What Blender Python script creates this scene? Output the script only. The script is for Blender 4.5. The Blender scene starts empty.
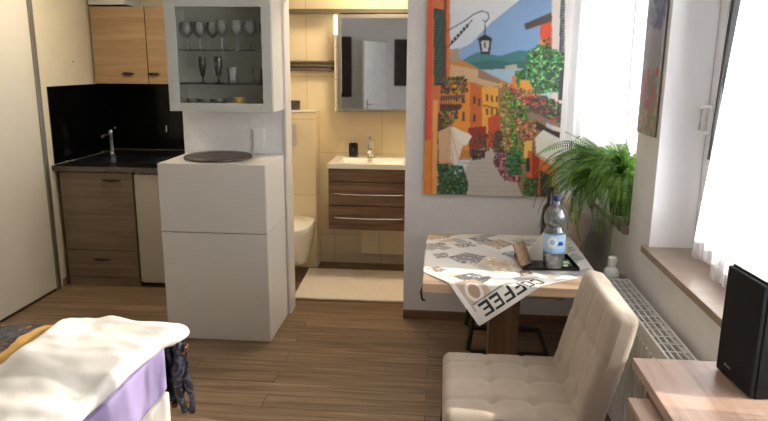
import bpy, bmesh, math, random
import numpy as np
from mathutils import Vector, Matrix, noise
random.seed(7)
S = bpy.context.scene
COL = S.collection
PI = math.pi
CAMH = 1.68

# ------------------------------------------------------------------ materials
def _nt(name):
    m = bpy.data.materials.new(name); m.use_nodes = True
    nt = m.node_tree
    return m, nt, nt.nodes, nt.links, nt.nodes['Principled BSDF']
def lin(c):
    return tuple(((v/255)/12.92 if v/255 <= .04045 else (((v/255)+.055)/1.055)**2.4) for v in c) + (1,)
def coords(N, L, scale=(1,1,1), rot=(0,0,0)):
    tc = N.new('ShaderNodeTexCoord'); mp = N.new('ShaderNodeMapping')
    mp.inputs['Scale'].default_value = scale; mp.inputs['Rotation'].default_value = rot
    L.new(tc.outputs['Object'], mp.inputs['Vector']); return mp.outputs['Vector']
def plain(name, c, rough=.5, metal=0, var=.06, scale=8, bump=0, bscale=200, spec=.5, coat=0, sheen=0):
    m, nt, N, L, P = _nt(name)
    v = coords(N, L)
    n = N.new('ShaderNodeTexNoise'); n.inputs['Scale'].default_value = scale; n.inputs['Detail'].default_value = 4
    L.new(v, n.inputs['Vector'])
    r = N.new('ShaderNodeValToRGB'); a = lin(c)
    r.color_ramp.elements[0].color = tuple(x*(1-var) for x in a[:3])+(1,)
    r.color_ramp.elements[1].color = tuple(min(1, x*(1+var)) for x in a[:3])+(1,)
    r.color_ramp.elements[0].position = .3; r.color_ramp.elements[1].position = .7
    L.new(n.outputs['Fac'], r.inputs['Fac']); L.new(r.outputs['Color'], P.inputs['Base Color'])
    P.inputs['Roughness'].default_value = rough; P.inputs['Metallic'].default_value = metal
    P.inputs['Specular IOR Level'].default_value = spec; P.inputs['Coat Weight'].default_value = coat
    P.inputs['Sheen Weight'].default_value = sheen
    if bump:
        b = N.new('ShaderNodeTexNoise'); b.inputs['Scale'].default_value = bscale; b.inputs['Detail'].default_value = 3
        L.new(v, b.inputs['Vector'])
        bn = N.new('ShaderNodeBump'); bn.inputs['Strength'].default_value = bump; bn.inputs['Distance'].default_value = .004
        L.new(b.outputs['Fac'], bn.inputs['Height']); L.new(bn.outputs['Normal'], P.inputs['Normal'])
    return m
def wood(name, c1, c2, axis='x', rough=.45, fine=1.0, spec=.4):
    m, nt, N, L, P = _nt(name)
    sc = {'x': (1.2, 22, 22), 'y': (22, 1.2, 22), 'z': (22, 22, 1.2)}[axis]
    v = coords(N, L, tuple(s*fine for s in sc))
    n = N.new('ShaderNodeTexNoise'); n.inputs['Scale'].default_value = 1.0; n.inputs['Detail'].default_value = 8
    n.inputs['Roughness'].default_value = .65; n.inputs['Distortion'].default_value = .6
    L.new(v, n.inputs['Vector'])
    r = N.new('ShaderNodeValToRGB')
    r.color_ramp.elements[0].color = lin(c1); r.color_ramp.elements[1].color = lin(c2)
    r.color_ramp.elements[0].position = .34; r.color_ramp.elements[1].position = .66
    L.new(n.outputs['Fac'], r.inputs['Fac']); L.new(r.outputs['Color'], P.inputs['Base Color'])
    P.inputs['Roughness'].default_value = rough; P.inputs['Specular IOR Level'].default_value = spec
    bn = N.new('ShaderNodeBump'); bn.inputs['Strength'].default_value = .12; bn.inputs['Distance'].default_value = .002
    L.new(n.outputs['Fac'], bn.inputs['Height']); L.new(bn.outputs['Normal'], P.inputs['Normal'])
    return m
def floor_mat():
    m, nt, N, L, P = _nt('floor_planks')
    v = coords(N, L)
    b = N.new('ShaderNodeTexBrick'); b.inputs['Scale'].default_value = 1
    b.inputs['Brick Width'].default_value = 1.3; b.inputs['Row Height'].default_value = .13
    b.inputs['Mortar Size'].default_value = .0018; b.inputs['Mortar Smooth'].default_value = .3
    b.inputs['Color1'].default_value = (.0, .0, .0, 1); b.inputs['Color2'].default_value = (1, 1, 1, 1)
    b.inputs['Mortar'].default_value = (.5, .5, .5, 1); b.offset = .37; b.inputs['Bias'].default_value = 0
    L.new(v, b.inputs['Vector'])
    v2 = coords(N, L, (1.6, 24, 1))
    n = N.new('ShaderNodeTexNoise'); n.inputs['Scale'].default_value = 1; n.inputs['Detail'].default_value = 9
    n.inputs['Roughness'].default_value = .6; n.inputs['Distortion'].default_value = .8
    add = N.new('ShaderNodeVectorMath'); add.operation = 'ADD'
    sc = N.new('ShaderNodeVectorMath'); sc.operation = 'SCALE'; sc.inputs['Scale'].default_value = 13
    L.new(b.outputs['Color'], sc.inputs[0]); L.new(v2, add.inputs[0]); L.new(sc.outputs[0], add.inputs[1])
    L.new(add.outputs[0], n.inputs['Vector'])
    r = N.new('ShaderNodeValToRGB')
    r.color_ramp.elements[0].color = lin((106, 83, 61)); r.color_ramp.elements[1].color = lin((168, 140, 110))
    r.color_ramp.elements[0].position = .3; r.color_ramp.elements[1].position = .7
    L.new(n.outputs['Fac'], r.inputs['Fac'])
    mx = N.new('ShaderNodeMix'); mx.data_type = 'RGBA'; mx.blend_type = 'MULTIPLY'; mx.inputs['Factor'].default_value = .28
    L.new(r.outputs['Color'], mx.inputs['A']); L.new(b.outputs['Color'], mx.inputs['B'])
    mx2 = N.new('ShaderNodeMix'); mx2.data_type = 'RGBA'; mx2.inputs['B'].default_value = lin((60, 42, 28))
    L.new(b.outputs['Fac'], mx2.inputs['Factor']); L.new(mx.outputs['Result'], mx2.inputs['A'])
    L.new(mx2.outputs['Result'], P.inputs['Base Color'])
    P.inputs['Roughness'].default_value = .38; P.inputs['Specular IOR Level'].default_value = .4
    return m
def tile_mat(name, c, w=.6, h=.3, mort=(170, 150, 115), vert='xz'):
    m, nt, N, L, P = _nt(name)
    v = coords(N, L, (1, 1, 1), (PI/2, 0, 0) if vert == 'xz' else (PI/2, 0, PI/2))
    b = N.new('ShaderNodeTexBrick'); b.inputs['Scale'].default_value = 1; b.offset = 0
    b.inputs['Brick Width'].default_value = w; b.inputs['Row Height'].default_value = h
    b.inputs['Mortar Size'].default_value = .003
    b.inputs['Color1'].default_value = lin(c); b.inputs['Color2'].default_value = tuple(x*.96 for x in lin(c)[:3])+(1,)
    b.inputs['Mortar'].default_value = lin(mort)
    L.new(v, b.inputs['Vector']); L.new(b.outputs['Color'], P.inputs['Base Color'])
    P.inputs['Roughness'].default_value = .3
    return m
def attr_mat(name, rough=.4, coat=0, spec=.4):
    m, nt, N, L, P = _nt(name)
    a = N.new('ShaderNodeAttribute'); a.attribute_name = 'Col'
    L.new(a.outputs['Color'], P.inputs['Base Color'])
    P.inputs['Roughness'].default_value = rough; P.inputs['Coat Weight'].default_value = coat
    P.inputs['Specular IOR Level'].default_value = spec
    return m
def clear(name, tint=(1, 1, 1), refl=.5, rough=.03, dense=0, c=(.8, .85, .85)):
    """thin clear glass: see-through with fresnel reflection and a little body"""
    m = bpy.data.materials.new(name); m.use_nodes = True; nt = m.node_tree; N = nt.nodes; L = nt.links
    N.clear(); o = N.new('ShaderNodeOutputMaterial')
    t = N.new('ShaderNodeBsdfTransparent'); t.inputs['Color'].default_value = tint+(1,)
    g = N.new('ShaderNodeBsdfGlossy'); g.inputs['Roughness'].default_value = rough
    lw = N.new('ShaderNodeLayerWeight'); lw.inputs['Blend'].default_value = refl
    mx = N.new('ShaderNodeMixShader'); L.new(lw.outputs['Fresnel'], mx.inputs[0]); L.new(t.outputs[0], mx.inputs[1]); L.new(g.outputs[0], mx.inputs[2])
    out = mx
    if dense:
        d = N.new('ShaderNodeBsdfDiffuse'); d.inputs['Color'].default_value = c+(1,)
        m2 = N.new('ShaderNodeMixShader'); m2.inputs[0].default_value = dense
        L.new(mx.outputs[0], m2.inputs[1]); L.new(d.outputs[0], m2.inputs[2]); out = m2
    L.new(out.outputs[0], o.inputs['Surface'])
    return m
def sheer(name='sheer_curtain_fabric', lo=.10, hi=.66):
    m = bpy.data.materials.new(name); m.use_nodes = True; nt = m.node_tree; N = nt.nodes; L = nt.links
    N.clear(); o = N.new('ShaderNodeOutputMaterial')
    v = coords(N, L, (1, 3, .35))
    n = N.new('ShaderNodeTexNoise'); n.inputs['Scale'].default_value = 9; n.inputs['Detail'].default_value = 4; n.inputs['Distortion'].default_value = .8
    L.new(v, n.inputs['Vector'])
    mr = N.new('ShaderNodeMapRange'); mr.inputs['From Min'].default_value = .44; mr.inputs['From Max'].default_value = .57
    mr.inputs['To Min'].default_value = lo; mr.inputs['To Max'].default_value = hi
    L.new(n.outputs['Fac'], mr.inputs['Value'])
    t = N.new('ShaderNodeBsdfTransparent')
    tr = N.new('ShaderNodeBsdfTranslucent'); tr.inputs['Color'].default_value = (.95, .95, .97, 1)
    d = N.new('ShaderNodeBsdfDiffuse'); d.inputs['Color'].default_value = (.95, .95, .97, 1)
    a = N.new('ShaderNodeMixShader'); a.inputs[0].default_value = .35; L.new(tr.outputs[0], a.inputs[1]); L.new(d.outputs[0], a.inputs[2])
    b = N.new('ShaderNodeMixShader'); L.new(mr.outputs[0], b.inputs[0]); L.new(a.outputs[0], b.inputs[1]); L.new(t.outputs[0], b.inputs[2])
    L.new(b.outputs[0], o.inputs['Surface']); return m
def emis(name, c, s):
    m, nt, N, L, P = _nt(name)
    P.inputs['Base Color'].default_value = c+(1,); P.inputs['Emission Color'].default_value = c+(1,); P.inputs['Emission Strength'].default_value = s
    return m
def spread_mat():
    m, nt, N, L, P = _nt('patterned_bedspread')
    v = coords(N, L, (1, 1, 1))
    n = N.new('ShaderNodeTexNoise'); n.inputs['Scale'].default_value = 6; n.inputs['Detail'].default_value = 5; n.inputs['Distortion'].default_value = 2.2
    L.new(v, n.inputs['Vector'])
    r = N.new('ShaderNodeValToRGB'); e = r.color_ramp.elements
    e[0].position = .3; e[0].color = lin((28, 28, 34)); e[1].position = .8; e[1].color = lin((60, 60, 70))
    for p, c in ((.40, (34, 35, 42)), (.46, (84, 86, 100)), (.51, (26, 25, 29)), (.6, (22, 20, 22)), (.625, (190, 118, 62)), (.655, (34, 26, 24))):
        x = e.new(p); x.color = lin(c)
    L.new(n.outputs['Fac'], r.inputs['Fac'])
    # a gold satin band along the duvet
    sp = N.new('ShaderNodeSeparateXYZ'); L.new(v, sp.inputs[0])
    n2 = N.new('ShaderNodeTexNoise'); n2.inputs['Scale'].default_value = 5; L.new(v, n2.inputs['Vector'])
    ad = N.new('ShaderNodeMath'); ad.operation = 'MULTIPLY_ADD'; ad.inputs[1].default_value = .1
    L.new(n2.outputs['Fac'], ad.inputs[0]); L.new(sp.outputs['X'], ad.inputs[2])
    return_m = m
    c1 = N.new('ShaderNodeMath'); c1.operation = 'COMPARE'; c1.inputs[1].default_value = .238; c1.inputs[2].default_value = .05
    L.new(ad.outputs[0], c1.inputs[0])
    mx = N.new('ShaderNodeMix'); mx.data_type = 'RGBA'; mx.inputs['B'].default_value = lin((205, 158, 82))
    L.new(c1.outputs[0], mx.inputs['Factor']); L.new(r.outputs['Color'], mx.inputs['A']); L.new(mx.outputs['Result'], P.inputs['Base Color'])
    P.inputs['Roughness'].default_value = .45
    return return_m

def leaf():
    m, nt, N, L, P = _nt('fern_leaf')
    v = coords(N, L); n = N.new('ShaderNodeTexNoise'); n.inputs['Scale'].default_value = 14; L.new(v, n.inputs['Vector'])
    r = N.new('ShaderNodeValToRGB'); r.color_ramp.elements[0].position = .35; r.color_ramp.elements[1].position = .68
    r.color_ramp.elements[0].color = lin((62, 112, 44)); r.color_ramp.elements[1].color = lin((156, 200, 92))
    L.new(n.outputs['Fac'], r.inputs['Fac']); L.new(r.outputs['Color'], P.inputs['Base Color']); P.inputs['Roughness'].default_value = .6
    t = N.new('ShaderNodeBsdfTranslucent'); L.new(r.outputs['Color'], t.inputs['Color'])
    mx = N.new('ShaderNodeMixShader'); mx.inputs[0].default_value = .45
    L.new(P.outputs[0], mx.inputs[1]); L.new(t.outputs[0], mx.inputs[2]); L.new(mx.outputs[0], N['Material Output'].inputs['Surface']); return m
M = dict(
 wall=plain('white_textured_wallpaper', (238, 236, 235), .9, var=.02, bump=.9, bscale=170, spec=.2),
 kwall=plain('cream_kitchen_wall', (222, 211, 184), .85, var=.02, bump=.2, bscale=150, spec=.2),
 reveal=plain('white_plaster_with_window_glow', (250, 250, 252), .9, var=.005),
 ceil=plain('ceiling_paint', (236, 234, 230), .9, var=.01),
 tile=tile_mat('cream_wall_tile', (232, 213, 174), .62, .62, (205, 178, 130)),
 tilel=tile_mat('light_wall_tile', (226, 214, 190), .4, .25, (190, 178, 155)),
 floor=floor_mat(),
 basebd=wood('brown_baseboard_wood', (112, 84, 64), (148, 116, 90), 'x'),
 wardrobe=plain('cream_white_door_panel', (214, 206, 188), .45, var=.01),
 alu=plain('brushed_aluminium', (150, 146, 138), .4, .8, var=.05, scale=60),
 chrome=plain('polished_chrome', (225, 225, 225), .12, 1, var=.01),
 darkmetal=plain('dark_anodised_metal', (60, 54, 48), .4, .7, var=.05),
 fridge=plain('pale_grey_fridge_front', (180, 173, 162), .45, var=.01),
 white=plain('white_lacquer', (232, 229, 222), .4, var=.01),
 whitec=plain('white_cabinet_front', (208, 202, 193), .45, var=.01),
 grey=plain('pale_grey_lacquer', (196, 197, 192), .45, var=.02),
 cabin=plain('grey_cabinet_interior', (222, 219, 208), .6, var=.02),
 plastic=plain('white_plastic', (238, 238, 236), .4, var=.01),
 frame=plain('white_window_frame', (240, 241, 244), .4, var=.01),
 gasket_gap_shade=plain('dark_gasket_and_gap_shade', (70, 70, 72), .7),
 oak=wood('light_oak_front', (146, 118, 84), (176, 146, 110), 'x'),
 oakd=wood('brown_oak_front', (108, 92, 76), (136, 118, 98), 'x'),
 oakgap=plain('dark_cabinet_carcass', (60, 42, 30), .6),
 black=plain('glossy_black_panel', (6, 6, 7), .15, var=.2, spec=.3),
 counter=plain('dark_stone_worktop', (14, 14, 15), .3, var=.5, scale=90, spec=.25),
 counteredge=plain('grey_marbled_edge', (88, 80, 68), .5, var=.4, scale=40),
 sink=plain('black_composite_sink', (11, 11, 12), .35, var=.2, scale=100, spec=.3),
 trivet=plain('dark_brown_turntable', (82, 70, 62), .45, var=.15, scale=30),
 vanity=wood('walnut_vanity_front', (92, 70, 54), (138, 110, 88), 'x', fine=1.3),
 ceramic=plain('white_ceramic', (244, 240, 228), .12, var=.01, coat=.5),
 mat_=plain('cream_bath_mat', (238, 226, 206), .95, var=.05, scale=40, bump=1, bscale=90, sheen=.3),
 mirror=plain('mirror_silver', (228, 232, 234), .02, 1, var=0),
 rail=plain('satin_steel_rail', (128, 116, 98), .35, .8),
 table=wood('light_wood_tabletop', (160, 132, 106), (202, 174, 146), 'x', rough=.4),
 tabled=wood('brown_table_column', (98, 72, 54), (132, 102, 78), 'z'),
 chair=plain('beige_suede_leather', (184, 168, 149), .72, var=.07, scale=14, bump=.35, bscale=260, sheen=.25),
 chairleg=plain('dark_chair_metal', (66, 60, 54), .4, .6),
 rad=plain('white_radiator_enamel', (236, 236, 232), .35, var=.01),
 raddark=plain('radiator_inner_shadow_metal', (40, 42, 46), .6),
 sill=plain('brown_marbled_sill', (150, 130, 114), .3, var=.14, scale=14, coat=.2),
 desk=wood('pinkish_wood_top', (160, 130, 112), (196, 168, 150), 'y', rough=.35),
 deskside=wood('ribbed_wood_side', (120, 98, 80), (156, 132, 110), 'z'),
 speaker=plain('black_speaker_vinyl', (10, 11, 13), .6, var=.2, spec=.3),
 speakergrille=plain('black_speaker_cloth', (11, 12, 14), .9, var=.3, scale=300),
 gloss=plain('glossy_lacquer_top', (40, 42, 46), .12, spec=1, coat=1),
 logo=plain('silver_badge', (150, 150, 150), .3, .8),
 mattress=plain('lilac_fitted_sheet', (172, 156, 198), .85, var=.03),
 bed=plain('white_bed_base', (224, 218, 210), .6),
 duvet=plain('white_duvet_cover', (240, 236, 228), .85, var=.02, scale=5, sheen=.2, bump=.25, bscale=40),
 fern=leaf(),
 stem=plain('fern_stem', (70, 92, 42), .6),
 pot=plain('dark_plant_pot', (36, 32, 30), .5),
 soil=plain('potting_soil', (40, 30, 22), .9, var=.4, scale=60),
 clear=clear('window_glass', refl=.25),
 doorglass=clear('cabinet_door_glass', (.97, .98, .97), refl=.12, dense=.02, c=(.6, .6, .58)),
 glass=clear('drinking_glass', (.95, .96, .96), refl=.45, dense=.16, c=(.95, .95, .95)),
 glassdark=clear('smoked_glass', (.45, .44, .42), refl=.5, dense=.3, c=(.15, .14, .13)),
 shelfglass=clear('green_shelf_glass', (.55, .62, .58), refl=.4, dense=.35, c=(.16, .2, .18)),
 pet=clear('clear_bottle_plastic', (.86, .9, .92), refl=.6, dense=.10),
 water=clear('bottled_water', (.84, .9, .94), refl=.3),
 bluecap=plain('dark_blue_cap', (24, 44, 96), .4),
 yellow=plain('yellow_ceramic', (218, 186, 92), .3),
 darkglass=plain('dark_bottle_glass', (18, 20, 16), .1, var=.2),
 paper=plain('cream_paper', (228, 220, 206), .8, var=.04),
 kraft=plain('brown_napkin', (140, 112, 88), .8, var=.3, scale=40),
 tray=plain('black_lacquer_tray', (16, 18, 18), .12),
 green=plain('dark_green_wrap', (44, 66, 40), .5, var=.4, scale=30),
 lime=plain('pale_leaf_print', (196, 206, 176), .6),
 darkpic=plain('dark_framed_print', (44, 38, 36), .4, var=.6, scale=6),
 door=plain('white_door_leaf', (246, 245, 242), .4),
 sheer=sheer(), voile=sheer('dense_voile_fabric', .04, .12), spread=spread_mat(),
 lampon=emis('lit_mirror_lamp', (1, .88, .68), 2.2),
 print_=attr_mat('printed_street_scene', .35, .15), cloth=attr_mat('printed_table_cloth', .6), label_=attr_mat('bottle_label_print', .5),
)

# ------------------------------------------------------------------ object helpers
def new(): return bmesh.new()
def link(o): COL.objects.link(o); return o
def tag(o, label=None, cat=None, group=None, kind=None):
    if label: o['label'] = label
    if cat: o['category'] = cat
    if group: o['group'] = group
    if kind: o['kind'] = kind
    return o
def finish(bm, name, mat, smooth=False, angle=35):
    bmesh.ops.recalc_face_normals(bm, faces=bm.faces)
    me = bpy.data.meshes.new(name); bm.to_mesh(me); bm.free()
    me.materials.append(M[mat] if isinstance(mat, str) else mat)
    if smooth:
        for p in me.polygons: p.use_smooth = True
        try: me.set_sharp_from_angle(angle=math.radians(angle))
        except Exception: pass
    return me
def obj(name, bm, mat, parent=None, smooth=False, local=False, label=None, cat=None, group=None, kind=None, angle=35):
    """bm is in world coordinates unless local; top-level meshes get their origin at the base"""
    me = finish(bm, name, mat, smooth, angle)
    o = bpy.data.objects.new(name, me); link(o)
    if parent is not None:
        o.parent = parent
        if not local:
            off = Vector((0, 0, 0)); p = parent
            while p: off += p.location; p = p.parent
            me.transform(Matrix.Translation(-off))
    elif not local:
        vs = np.empty(len(me.vertices)*3); me.vertices.foreach_get('co', vs); vs = vs.reshape(-1, 3)
        b = Vector(((vs[:, 0].min()+vs[:, 0].max())/2, (vs[:, 1].min()+vs[:, 1].max())/2, vs[:, 2].min()))
        me.transform(Matrix.Translation(-b)); o.location = b
    tag(o, label, cat, group, kind)
    return o
def struct(name, bm, mat, parent=None, **k):
    return obj(name, bm, mat, parent, kind='structure' if parent is None else None, **k)
def thing(name, label, cat, loc, group=None, rz=0):
    o = bpy.data.objects.new(name, None); link(o); o.location = loc; o.rotation_euler = (0, 0, rz)
    o.empty_display_size = .05
    return tag(o, label, cat, group)
def dup(root, loc, rz=None, label=None, group=None, scale=None):
    r = root.copy(); link(r); r.location = loc
    if rz is not None: r.rotation_euler = (0, 0, rz)
    if scale: r.scale = scale
    if label: r['label'] = label
    if group: r['group'] = group
    for ch in list(root.children):
        c = ch.copy(); link(c); c.parent = r
        for g in list(ch.children):
            d = g.copy(); link(d); d.parent = c
    return r

def box(bm, x0, x1, y0, y1, z0, z1, bev=0, seg=2, mtx=None):
    r = bmesh.ops.create_cube(bm, size=1)
    vs = r['verts']
    for v in vs:
        v.co = Vector(((x0+x1)/2+v.co.x*(x1-x0), (y0+y1)/2+v.co.y*(y1-y0), (z0+z1)/2+v.co.z*(z1-z0)))
    if mtx: bmesh.ops.transform(bm, matrix=mtx, verts=vs)
    if bev:
        es = list({e for v in vs for e in v.link_edges})
        bmesh.ops.bevel(bm, geom=es, offset=bev, segments=seg, affect='EDGES', profile=.7)
    return bm
def lathe(bm, prof, cx=0, cy=0, n=24, cap=True, sx=1, sy=1):
    rings = []
    for r, z in prof:
        rings.append([bm.verts.new((cx+sx*r*math.cos(2*PI*i/n), cy+sy*r*math.sin(2*PI*i/n), z)) for i in range(n)])
    for a, b in zip(rings, rings[1:]):
        for i in range(n): bm.faces.new((a[i], a[(i+1) % n], b[(i+1) % n], b[i]))
    if cap:
        bm.faces.new(rings[0][::-1]); bm.faces.new(rings[-1])
    return bm
def tube(bm, pts, r, n=8):
    pts = [Vector(p) for p in pts]; rings = []
    up = Vector((0, 0, 1))
    for i, p in enumerate(pts):
        d = (pts[min(i+1, len(pts)-1)]-pts[max(i-1, 0)]).normalized()
        a = d.cross(up)
        if a.length < .05: a = d.cross(Vector((1, 0, 0)))
        a.normalize(); b = d.cross(a)
        rr = r[i] if isinstance(r, (list, tuple)) else r
        rings.append([bm.verts.new(p+(a*math.cos(2*PI*k/n)+b*math.sin(2*PI*k/n))*rr) for k in range(n)])
    for a, b in zip(rings, rings[1:]):
        for k in range(n): bm.faces.new((a[k], a[(k+1) % n], b[(k+1) % n], b[k]))
    bm.faces.new(rings[0][::-1]); bm.faces.new(rings[-1]); return bm
def soft_box(bm, sx, sy, sz, r, n, fn=None, mtx=None):
    """rounded block about the origin with n cuts; fn(v, normal) displaces"""
    b2 = bmesh.new(); bmesh.ops.create_cube(b2, size=2)
    bmesh.ops.subdivide_edges(b2, edges=b2.edges[:], cuts=n, use_grid_fill=True)
    h = Vector((sx/2, sy/2, sz/2))
    for v in b2.verts:
        p = Vector((v.co.x*h.x, v.co.y*h.y, v.co.z*h.z))
        q = Vector([max(-(h[i]-r), min(h[i]-r, p[i])) for i in range(3)])
        d = p-q
        if d.length > 1e-6:
            nn = d.normalized(); p = q+nn*r
        else: nn = Vector((0, 0, 1))
        if fn: p = fn(p, nn)
        v.co = p
    if mtx: bmesh.ops.transform(b2, matrix=mtx, verts=b2.verts)
    me = bpy.data.meshes.new('tmp'); b2.to_mesh(me); b2.free(); bm.from_mesh(me); bpy.data.meshes.remove(me)
    return bm

# camera numbers, measured from the photograph; used to author flat prints and for the camera itself
F = 657.69; PITCH, YAW, ROLL = .220195, .0882245, .0075286
def cam_rows():
    cy, sy = math.cos(YAW), math.sin(YAW); fwd0 = np.array([-sy, cy, 0]); right0 = np.array([cy, sy, 0]); up = np.array([0, 0, 1.])
    cp, sp = math.cos(PITCH), math.sin(PITCH); fwd = cp*fwd0-sp*up; up1 = cp*up+sp*fwd0
    cr, sr = math.cos(ROLL), math.sin(ROLL); right = cr*right0+sr*up1; up2 = -sr*right0+cr*up1
    return right, up2, fwd
_r, _u, _f = cam_rows()
def ray(x, y):
    return (x-384)*_r-(y-210.5)*_u+F*_f
def on_y(x, y, Y): d = ray(x, y); p = d*Y/d[1]; return (p[0], p[2]+CAMH)
def on_x(x, y, X): d = ray(x, y); p = d*X/d[0]; return (p[1], p[2]+CAMH)
def on_z(x, y, Z): d = ray(x, y); p = d*(Z-CAMH)/d[2]; return (p[0], p[1])

class Paint:
    """a flat print: colours on a fine grid in the sheet's own plane"""
    def __init__(s, a0, a1, b0, b1, na, nb, c):
        s.a = np.linspace(a0, a1, na); s.b = np.linspace(b0, b1, nb)
        s.A, s.B = np.meshgrid(s.a, s.b); s.C = np.zeros(s.A.shape+(3,)); s.C[:] = lin(c)[:3]
        s.rng = np.random.RandomState(3); s.na, s.nb = na, nb
    def inside(s, poly):
        X, Y = s.A, s.B; res = np.zeros(X.shape, bool); n = len(poly); j = n-1
        for i in range(n):
            xi, yi = poly[i]; xj, yj = poly[j]
            if yi != yj:
                res ^= ((yi > Y) != (yj > Y)) & (X < (xj-xi)*(Y-yi)/(yj-yi)+xi)
            j = i
        return res
    def fill(s, poly, c, alpha=1, mott=0):
        m = s.inside(poly); col = np.array(lin(c)[:3])
        k = np.ones(m.sum())[:, None]
        if mott: k = 1+mott*(s.rng.rand(m.sum(), 1)-.5)*2
        s.C[m] = s.C[m]*(1-alpha)+col*alpha*k
    def disc(s, x, y, rx, ry, c, alpha=1):
        m = ((s.A-x)/rx)**2+((s.B-y)/ry)**2 < 1
        s.C[m] = s.C[m]*(1-alpha)+np.array(lin(c)[:3])*alpha
    def line(s, pts, w, c):
        for (x0, y0), (x1, y1) in zip(pts, pts[1:]):
            dx, dy = x1-x0, y1-y0; l = math.hypot(dx, dy) or 1e-9
            t = np.clip(((s.A-x0)*dx+(s.B-y0)*dy)/l/l, 0, 1)
            d = np.hypot(s.A-x0-t*dx, s.B-y0-t*dy); s.C[d < w/2] = lin(c)[:3]
    def grad(s, poly, c0, c1, y0, y1):
        m = s.inside(poly); t = np.clip((s.B[m]-y0)/(y1-y0), 0, 1)[:, None]
        s.C[m] = np.array(lin(c0)[:3])*(1-t)+np.array(lin(c1)[:3])*t
    def leaves(s, poly, cols, n, r):
        m = np.argwhere(s.inside(poly))
        if len(m) == 0: return
        for _ in range(n):
            j, i = m[s.rng.randint(len(m))]; rr = r*(.6+.8*s.rng.rand())
            s.disc(s.a[i], s.b[j], rr, rr*(.7+.5*s.rng.rand()), cols[s.rng.randint(len(cols))])
def sheet_attr(me, cols):
    a = me.color_attributes.new('Col', 'FLOAT_COLOR', 'POINT')
    c = np.ones((len(me.vertices), 4)); c[:, :3] = cols; a.data.foreach_set('color', c.ravel())

# ------------------------------------------------------------------ room dimensions
XW, XL, YB, YR = .93, -2.87, 4.18, -1.0      # right wall, left wall, back wall, wall behind the viewer
CZ = 2.5; GX = 1.13
SZ = .888                                     # sill height
W1 = (3.25, 4.07); W2 = (.55, 2.93); WT = 2.35

bm = new(); box(bm, XL-.1, GX+.1, YR-.1, 5.65, -.08, 0); struct('floor', bm, 'floor')
bm = new(); box(bm, XL-.1, GX+.1, YR-.1, 5.65, CZ, CZ+.08); struct('ceiling', bm, 'ceil')
bm = new()
for (y0, y1, z0, z1) in ((YR, W2[0], 0, CZ), (W2[0], W2[1], 0, SZ-.03), (W2[0], W2[1], WT, CZ), (W2[1], W1[0], 0, CZ), (W1[0], W1[1], 0, SZ-.03), (W1[0], W1[1], WT, CZ), (W1[1], YB, 0, CZ)):
    box(bm, XW, GX+.07, y0, y1, z0, z1)
bmesh.ops.remove_doubles(bm, verts=bm.verts, dist=1e-4)
struct('wall_right', bm, 'wall')
bm = new(); box(bm, -.235, GX+.07, YB, YB+.12, 0, CZ); box(bm, -1.012, -.235, YB, YB+.12, 2.1, CZ); struct('wall_back', bm, 'wall')
bm = new(); box(bm, -1.69, -1.012, YB, YB+.12, 0, CZ); box(bm, -1.69, -1.60, YB+.12, 5.4, 0, CZ); struct('wall_partition', bm, 'wall')
bm = new(); box(bm, XL-.1, XL, YR, 5.55, 0, CZ); struct('wall_left', bm, 'kwall')
bm = new(); box(bm, XL-.1, -1.69, 5.55, 5.65, 0, CZ); struct('wall_kitchen', bm, 'kwall')
bm = new(); box(bm, XL-.1, GX+.1, YR-.1, YR, 0, CZ); struct('wall_rear', bm, 'wall')
bm = new(); box(bm, -1.60, .6, 5.4, 5.5, .33, CZ); struct('wall_bathroom', bm, 'tile')
bm = new(); box(bm, -1.60, .6, 5.39, 5.5, 0, .33); struct('wall_bathroom_base', bm, 'tilel')
bm = new(); box(bm, .5, .6, YB+.12, 5.39, 0, CZ); struct('wall_bathroom_right', bm, 'tile')
bm = new(); box(bm, -1.60, .5, 5.27, 5.4, 2.058, 2.09); struct('trim_1', bm, 'rail')
bm = new(); box(bm, -1.018, -1.002, YB-.012, YB, 0, 2.10, .002); box(bm, -1.012, -1.002, YB, YB+.13, 0, 2.10); box(bm, -1.018, -.235, YB-.01, YB, 2.10, 2.13); struct('trim_2', bm, 'white')
bm = new(); box(bm, -.235, .93, YB-.016, YB, 0, .062, .004); struct('baseboard_back', bm, 'basebd')
bm = new(); box(bm, XW-.016, XW, YR, YB-.016, 0, .062, .004); struct('baseboard_right', bm, 'basebd')
bm = new(); box(bm, XL, XL+.02, 4.56, 4.66, 0, .05, .004); struct('baseboard_left', bm, 'basebd')

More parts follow.
